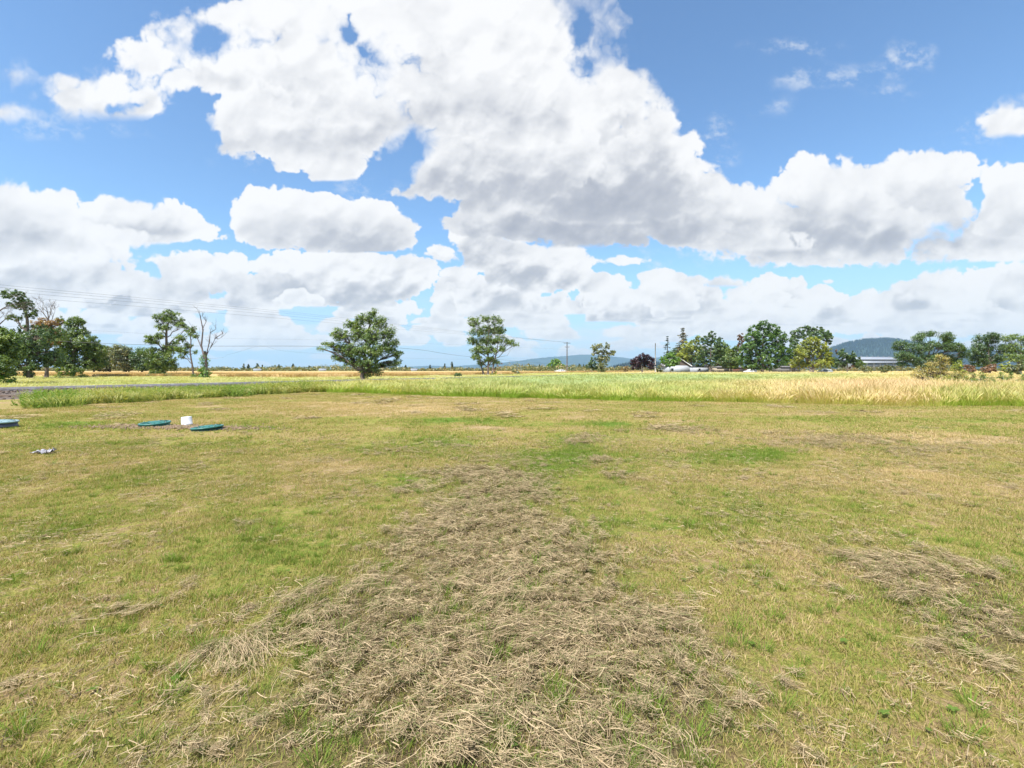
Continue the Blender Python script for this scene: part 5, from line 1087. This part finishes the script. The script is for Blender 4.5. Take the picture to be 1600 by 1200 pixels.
# ------------------------------------------------------------------ car on the far road
paint = plain('car_paint', (.72, .73, .76), (.68, .69, .72), 1., .25, .5); glassm = plain('car_glass', (.02, .025, .03), None, 1., .1, .6); tyre = plain('tyre', (.02, .02, .02), None, 4., .8, .1); chrome = plain('wheel_rim', (.5, .5, .52), None, 4., .3, .5, .8); red = plain('tail_lamp', (.4, .02, .02), None, 2., .3); lampm = plain('head_lamp', (.7, .7, .68), None, 2., .2, .5)
def car(label, X, Y, rz, body=paint, wagon=False):
    t = thing('car', label, 'car', (X, Y, .0), rz)
    def sec(y): return y
    out = [(-2.25, .32), (-2.28, .62), (-2.12, .86), (-1.25, .98), (-1.05, 1.0), (1.45 if wagon else 1.1, 1.0), (2.1, .95), (2.22, .80), (2.25, .34), (1.75, .22), (-1.75, .22)]
    MB().prism(out, -.87, .87).obj('body', body, t)
    cab = [(-1.15, .985), (-.55, 1.40), (-.25, 1.47), (.9, 1.46), (1.15, 1.42), (1.75, .985)] if not wagon else [(-1.15, .985), (-.5, 1.5), (-.2, 1.58), (1.6, 1.56), (1.95, 1.42), (2.12, .95)]
    m = MB(); n = len(cab); V = [(x, -.80+.16*(z-.985)/.5, z) for x, z in cab]+[(x, .80-.16*(z-.985)/.5, z) for x, z in cab]
    m.add(V, [(i, (i+1) % n, n+(i+1) % n, n+i) for i in range(n)]+[tuple(range(n-1, -1, -1)), tuple(range(n, 2*n))]); m.obj('cabin', body, t)
    for s in (-1, 1):
        for a0, a1, b0, b1 in ((-.98, -.08, -.52, -.08), (.0, .75, .0, .72), (.83, 1.5, .80, 1.08)):
            y0 = s*(.80+.004); y1 = s*(.80-.16*.75+.006); MX = MB(); MX.add([(a0, y0, 1.02), (a1, y0, 1.02), (b1, y1, 1.37), (b0, y1, 1.37)], [(0, 1, 2, 3) if s < 0 else (3, 2, 1, 0)]); MX.obj("side_window", glassm, t)
    MB().add([(-1.13, -.68, 1.01), (-1.13, .68, 1.01), (-.60, .60, 1.385), (-.60, -.60, 1.385)], [(0, 1, 2, 3)]).obj('windscreen', glassm, t)
    for x in (-1.42, 1.38):
        for s in (-1, 1):
            w = MB().lathe([(.0, -.1), (.30, -.1), (.335, -.07), (.335, .07), (.30, .1), (0, .1)], n=20); wv = w.mesh('tyre', tyre)
            o_ = obj('wheel', wv, t, (x, s*.80, .335)); o_.rotation_euler = (math.pi/2, 0, 0)
            obj('rim', MB().lathe([(0, -.108), (.20, -.108), (.21, -.10), (.21, .10), (.20, .108), (0, .108)], n=12).mesh('rim', chrome), o_)
    for s in (-1, 1):
        MB().box((-2.22, s*.62, .70), (.1, .34, .14)).obj('headlight', lampm, t); MB().box((2.20, s*.66, .78), (.08, .26, .16)).obj('tail_light', red, t)
    MB().box((-2.27, 0, .40), (.08, 1.6, .16)).obj('bumper', plain('bumper', (.10, .10, .11)), t)
    return t
car('white car driving along the far road, left of the tall utility pole', gx(875, 168), 168, .12)
car('white car parked under the left side of the big maple', gx(1172, 160), 160, .3, wagon=True)
car('pale grey car half hidden under the yellow green tree', gx(1289, 161), 161, -.2, plain('grey_paint', (.42, .45, .46), None, 1., .3), wagon=True)
asph = plain('asphalt', (.11, .105, .10), (.08, .078, .075), 2., .9, .05)
V = []; 
for x in np.arange(-60, 200, 20): 
    y = 170+(x-17)*.12; V += [(x, y-3.2, .004), (x, y+3.2, .004)]
n = len(V)//2; tag(obj('road', mesh_np('road', V, np.array([(2*i, 2*i+2, 2*i+3, 2*i+1) for i in range(n-1)]), asph)), kind='structure')

# ------------------------------------------------------------------ farmhouse, sheds, warehouse
siding = plain('white_siding', (.47, .50, .55), (.40, .43, .48), .8, .7); roofm = plain('grey_shingles', (.20, .19, .19), (.13, .125, .13), 1.5, .9); trim = plain('white_trim', (.78, .78, .78), None, 2., .6); winm = plain('window_glass', (.03, .04, .05), None, 1., .1, .6); gable_m = plain('brown_gable', (.15, .12, .10), (.11, .09, .08), 2., .85)
def house(label, X, Y, rz, L, W, hw, hr, wall=siding, roof=roofm, wins=((-.3, 1.2), (.25, 1.2)), brown=False):
    t = thing('farmhouse', label, 'house', (X, Y, -.05), rz)
    MB().box((0, 0, hw/2), (L, W, hw)).obj('wall', wall, t)
    g_ = MB()
    for s in (-1, 1): g_.add([(s*L/2, -W/2, hw), (s*L/2, W/2, hw), (s*L/2, 0, hw+hr)], [(0, 1, 2) if s > 0 else (2, 1, 0)])
    g_.obj('gable', gable_m if brown else wall, t)
    e = .45; sl = math.hypot(W/2, hr); 
    for s in (-1, 1):
        z0 = hw-hr*e/(W/2); m = MB(); V = [(-L/2-e, s*(W/2+e), z0+.02), (L/2+e, s*(W/2+e), z0+.02), (L/2+e, 0, hw+hr+.02), (-L/2-e, 0, hw+hr+.02)]; V += [(x, y, z+.16) for x, y, z in V]
        m.add(V, [(0, 1, 2, 3), (7, 6, 5, 4), (0, 4, 5, 1), (1, 5, 6, 2), (2, 6, 7, 3), (3, 7, 4, 0)]); r = m.obj('roof', roof, t)
        b = MB()
        for x in (-L/2-e-.03, L/2+e+.03): b.tube([(x, s*(W/2+e), z0+.08), (x, 0, hw+hr+.08)], .17, 4)
        b.obj('barge_board', trim, r)
    for u, z in wins:
        f = MB().box((u*L, -W/2-.03, z), (1.25, .06, 1.25)).obj('window', trim, t)
        MB().box((u*L, -W/2-.065, z), (1.0, .012, 1.0)).obj('pane', winm, f); MB().box((u*L, -W/2-.075, z), (.05, .02, 1.0)).obj('mullion', trim, f)
    for s in (.22,):
        f = MB().box((-L/2-.03, s*W, 1.5), (.06, 1.1, 1.2)).obj('window', trim, t); MB().box((-L/2-.065, s*W, 1.5), (.012, .9, 1.0)).obj('pane', winm, f)
    if not wins: return t
    d = MB().box((.06*L, -W/2-.035, 1.05), (.95, .07, 2.1)).obj('door', gable_m, t); MB().lathe([(0, 0), (.04, 0), (.04, .03), (0, .05)], (.06*L+.36, -W/2-.10, 1.05), 8).obj('handle', boltm, d)
    return t
hs_ = house('low white farmhouse with a brown gable and grey roof behind the small bright tree', gx(1061, 178), 183, math.radians(84), 10., 9.6, 3.0, 3.2, brown=True, wins=())
MB().box((-3.6, -8.2, 1.35), (3.2, 7., 2.7)).obj('wing', siding, hs_); MB().box((-3.6, -8.2, 2.78), (3.8, 7.4, .14)).obj('wing_roof', roofm, hs_)
for q in (-8.,):
    f_ = MB().box((-5.23, q, 1.5), (.06, 1.2, 1.0)).obj('window', trim, hs_); MB().box((-5.27, q, 1.5), (.012, 1.0, .8)).obj('pane', winm, f_)
shed_m = plain('tan_board', (.42, .36, .27), (.30, .26, .20), 1.5, .8)
def shed(label, px, Y, w, d, h, wall):
    t = thing('shed', label, 'shed', (gx(px, Y), Y, -.05), .15); MB().box((0, 0, h/2), (w, d, h)).obj('wall', wall, t)
    MB().add([(-w/2-.2, -d/2-.3, h+.01), (w/2+.2, -d/2-.3, h+.01), (w/2+.2, d/2+.3, h+.5), (-w/2-.2, d/2+.3, h+.5), (-w/2-.2, -d/2-.3, h+.12), (w/2+.2, -d/2-.3, h+.12), (w/2+.2, d/2+.3, h+.61), (-w/2-.2, d/2+.3, h+.61)], [(3, 2, 1, 0), (4, 5, 6, 7), (0, 1, 5, 4), (1, 2, 6, 5), (2, 3, 7, 6), (3, 0, 4, 7)]).obj('roof', roofm, t)
    MB().box((w*.1, -d/2-.03, h*.42), (w*.3, .06, h*.8)).obj('door', plain('shed_door', (.05, .045, .04)), t); return t
shed('low tan shed in the shade right of the farmhouse', 1128, 186, 7, 4, 2.3, shed_m)
shed('reddish brown low shed left of the parked white car', 1152, 192, 8, 4, 2.2, plain('red_board', (.22, .10, .075), None, 2., .85))
shed('grey low shed behind the thin pale post', 1228, 190, 9, 5, 2.4, plain('grey_board', (.20, .19, .19), None, 2., .85))
# board fence in front of the yard
ft = thing('board_fence', 'low weathered board fence along the farmyard under the trees', 'fence', (gx(1095, 172), 172, -.05), math.radians(2)); pm = MB().box((0, 0, .6), (.12, .12, 1.2)).mesh('fence_post_shape', wood); rm = MB().box((1.2, 0, 0), (2.38, .04, .14)).mesh('fence_rail', wood)
for i in range(18):
    obj('post', pm, ft, (i*2.4, 0, 0))
    if i < 17:
        for z in (.35, .70, 1.05): obj('board', rm, ft, (i*2.4, -.085, z))
metal = plain('warehouse_metal', (.25, .275, .32), (.22, .245, .29), .3, .5, .4, .1); metal_r = plain('warehouse_roof', (.33, .36, .41), (.29, .32, .37), .2, .45, .4, .1)
Y = 420; wx0, wx1 = gx(1338, Y), gx(1412, Y); cx = (wx0+wx1)/2; Lw = wx1-wx0; hw = gz(561.5, Y)
w = thing('warehouse', 'long pale metal warehouse below the wooded hill', 'warehouse', (cx, Y, -.05), 0)
MB().box((0, 12, hw/2), (Lw, 24, hw)).obj('wall', metal, w)
ra = MB().add; m = MB(); m.add([(-Lw/2-.6, -.8, hw), (Lw/2+.6, -.8, hw), (Lw/2+.6, 12, hw+2.6), (-Lw/2-.6, 12, hw+2.6), (-Lw/2-.6, 24.8, hw), (Lw/2+.6, 24.8, hw)], [(0, 1, 2, 3), (3, 2, 5, 4), (0, 3, 4), (1, 5, 2)]); rf = m.obj('roof', metal_r, w)
vm = MB().lathe([(.5, 0), (.5, .5), (.75, .55), (.75, .8), (0, 1.)], n=10).mesh('roof_vent', metal)
for u in np.linspace(-.42, .42, 8): obj('roof_vent', vm, rf, (u*Lw, 12, hw+2.5))
MB().box((0, -.12, hw-.35), (Lw+1, .2, .5)).obj('gutter', plain('gutter', (.34, .36, .40)), w)
dm = MB().box((0, 0, 0), (4.4, .12, 3.8)).mesh('dock_door', plain('dock_door', (.16, .19, .24), (.12, .15, .2), .5, .5))
for u in (-.34, -.20, -.06, .08, .22, .36): obj('dock_door', dm, w, (u*Lw, -.09, 5.2))
MB().box((0, -.7, 7.5), (Lw*.82, 1.2, .25)).obj('canopy', metal, w)
sm_ = MB().box((0, 0, 0), (.12, .06, hw-.8)).mesh('wall_rib', metal_r)
for u in np.linspace(-.49, .49, 22): obj('wall_rib', sm_, w, (u*Lw, -.04, hw/2))
# tiny far buildings in front of the far wood
for px, lb in ((402, 'tiny pale far building below the pointed firs'), (647, 'tiny white far building left of the upright tree'), (504, 'tiny pale far building left of the broad tree')):
    Y = 232; t = thing('far_building', lb, 'building', (gx(px, Y), Y, -.05), .2, 'tiny buildings before the far wood'); MB().box((0, 0, .65), (3., 2.2, 1.3)).obj('wall', siding, t)
    m = MB(); m.add([(-1.7, -1.3, 1.3), (1.7, -1.3, 1.3), (1.7, 0, 1.9), (-1.7, 0, 1.9), (-1.7, 1.3, 1.3), (1.7, 1.3, 1.3)], [(0, 1, 2, 3), (3, 2, 5, 4), (0, 3, 4), (1, 5, 2)]); m.obj('roof', metal_r, t)
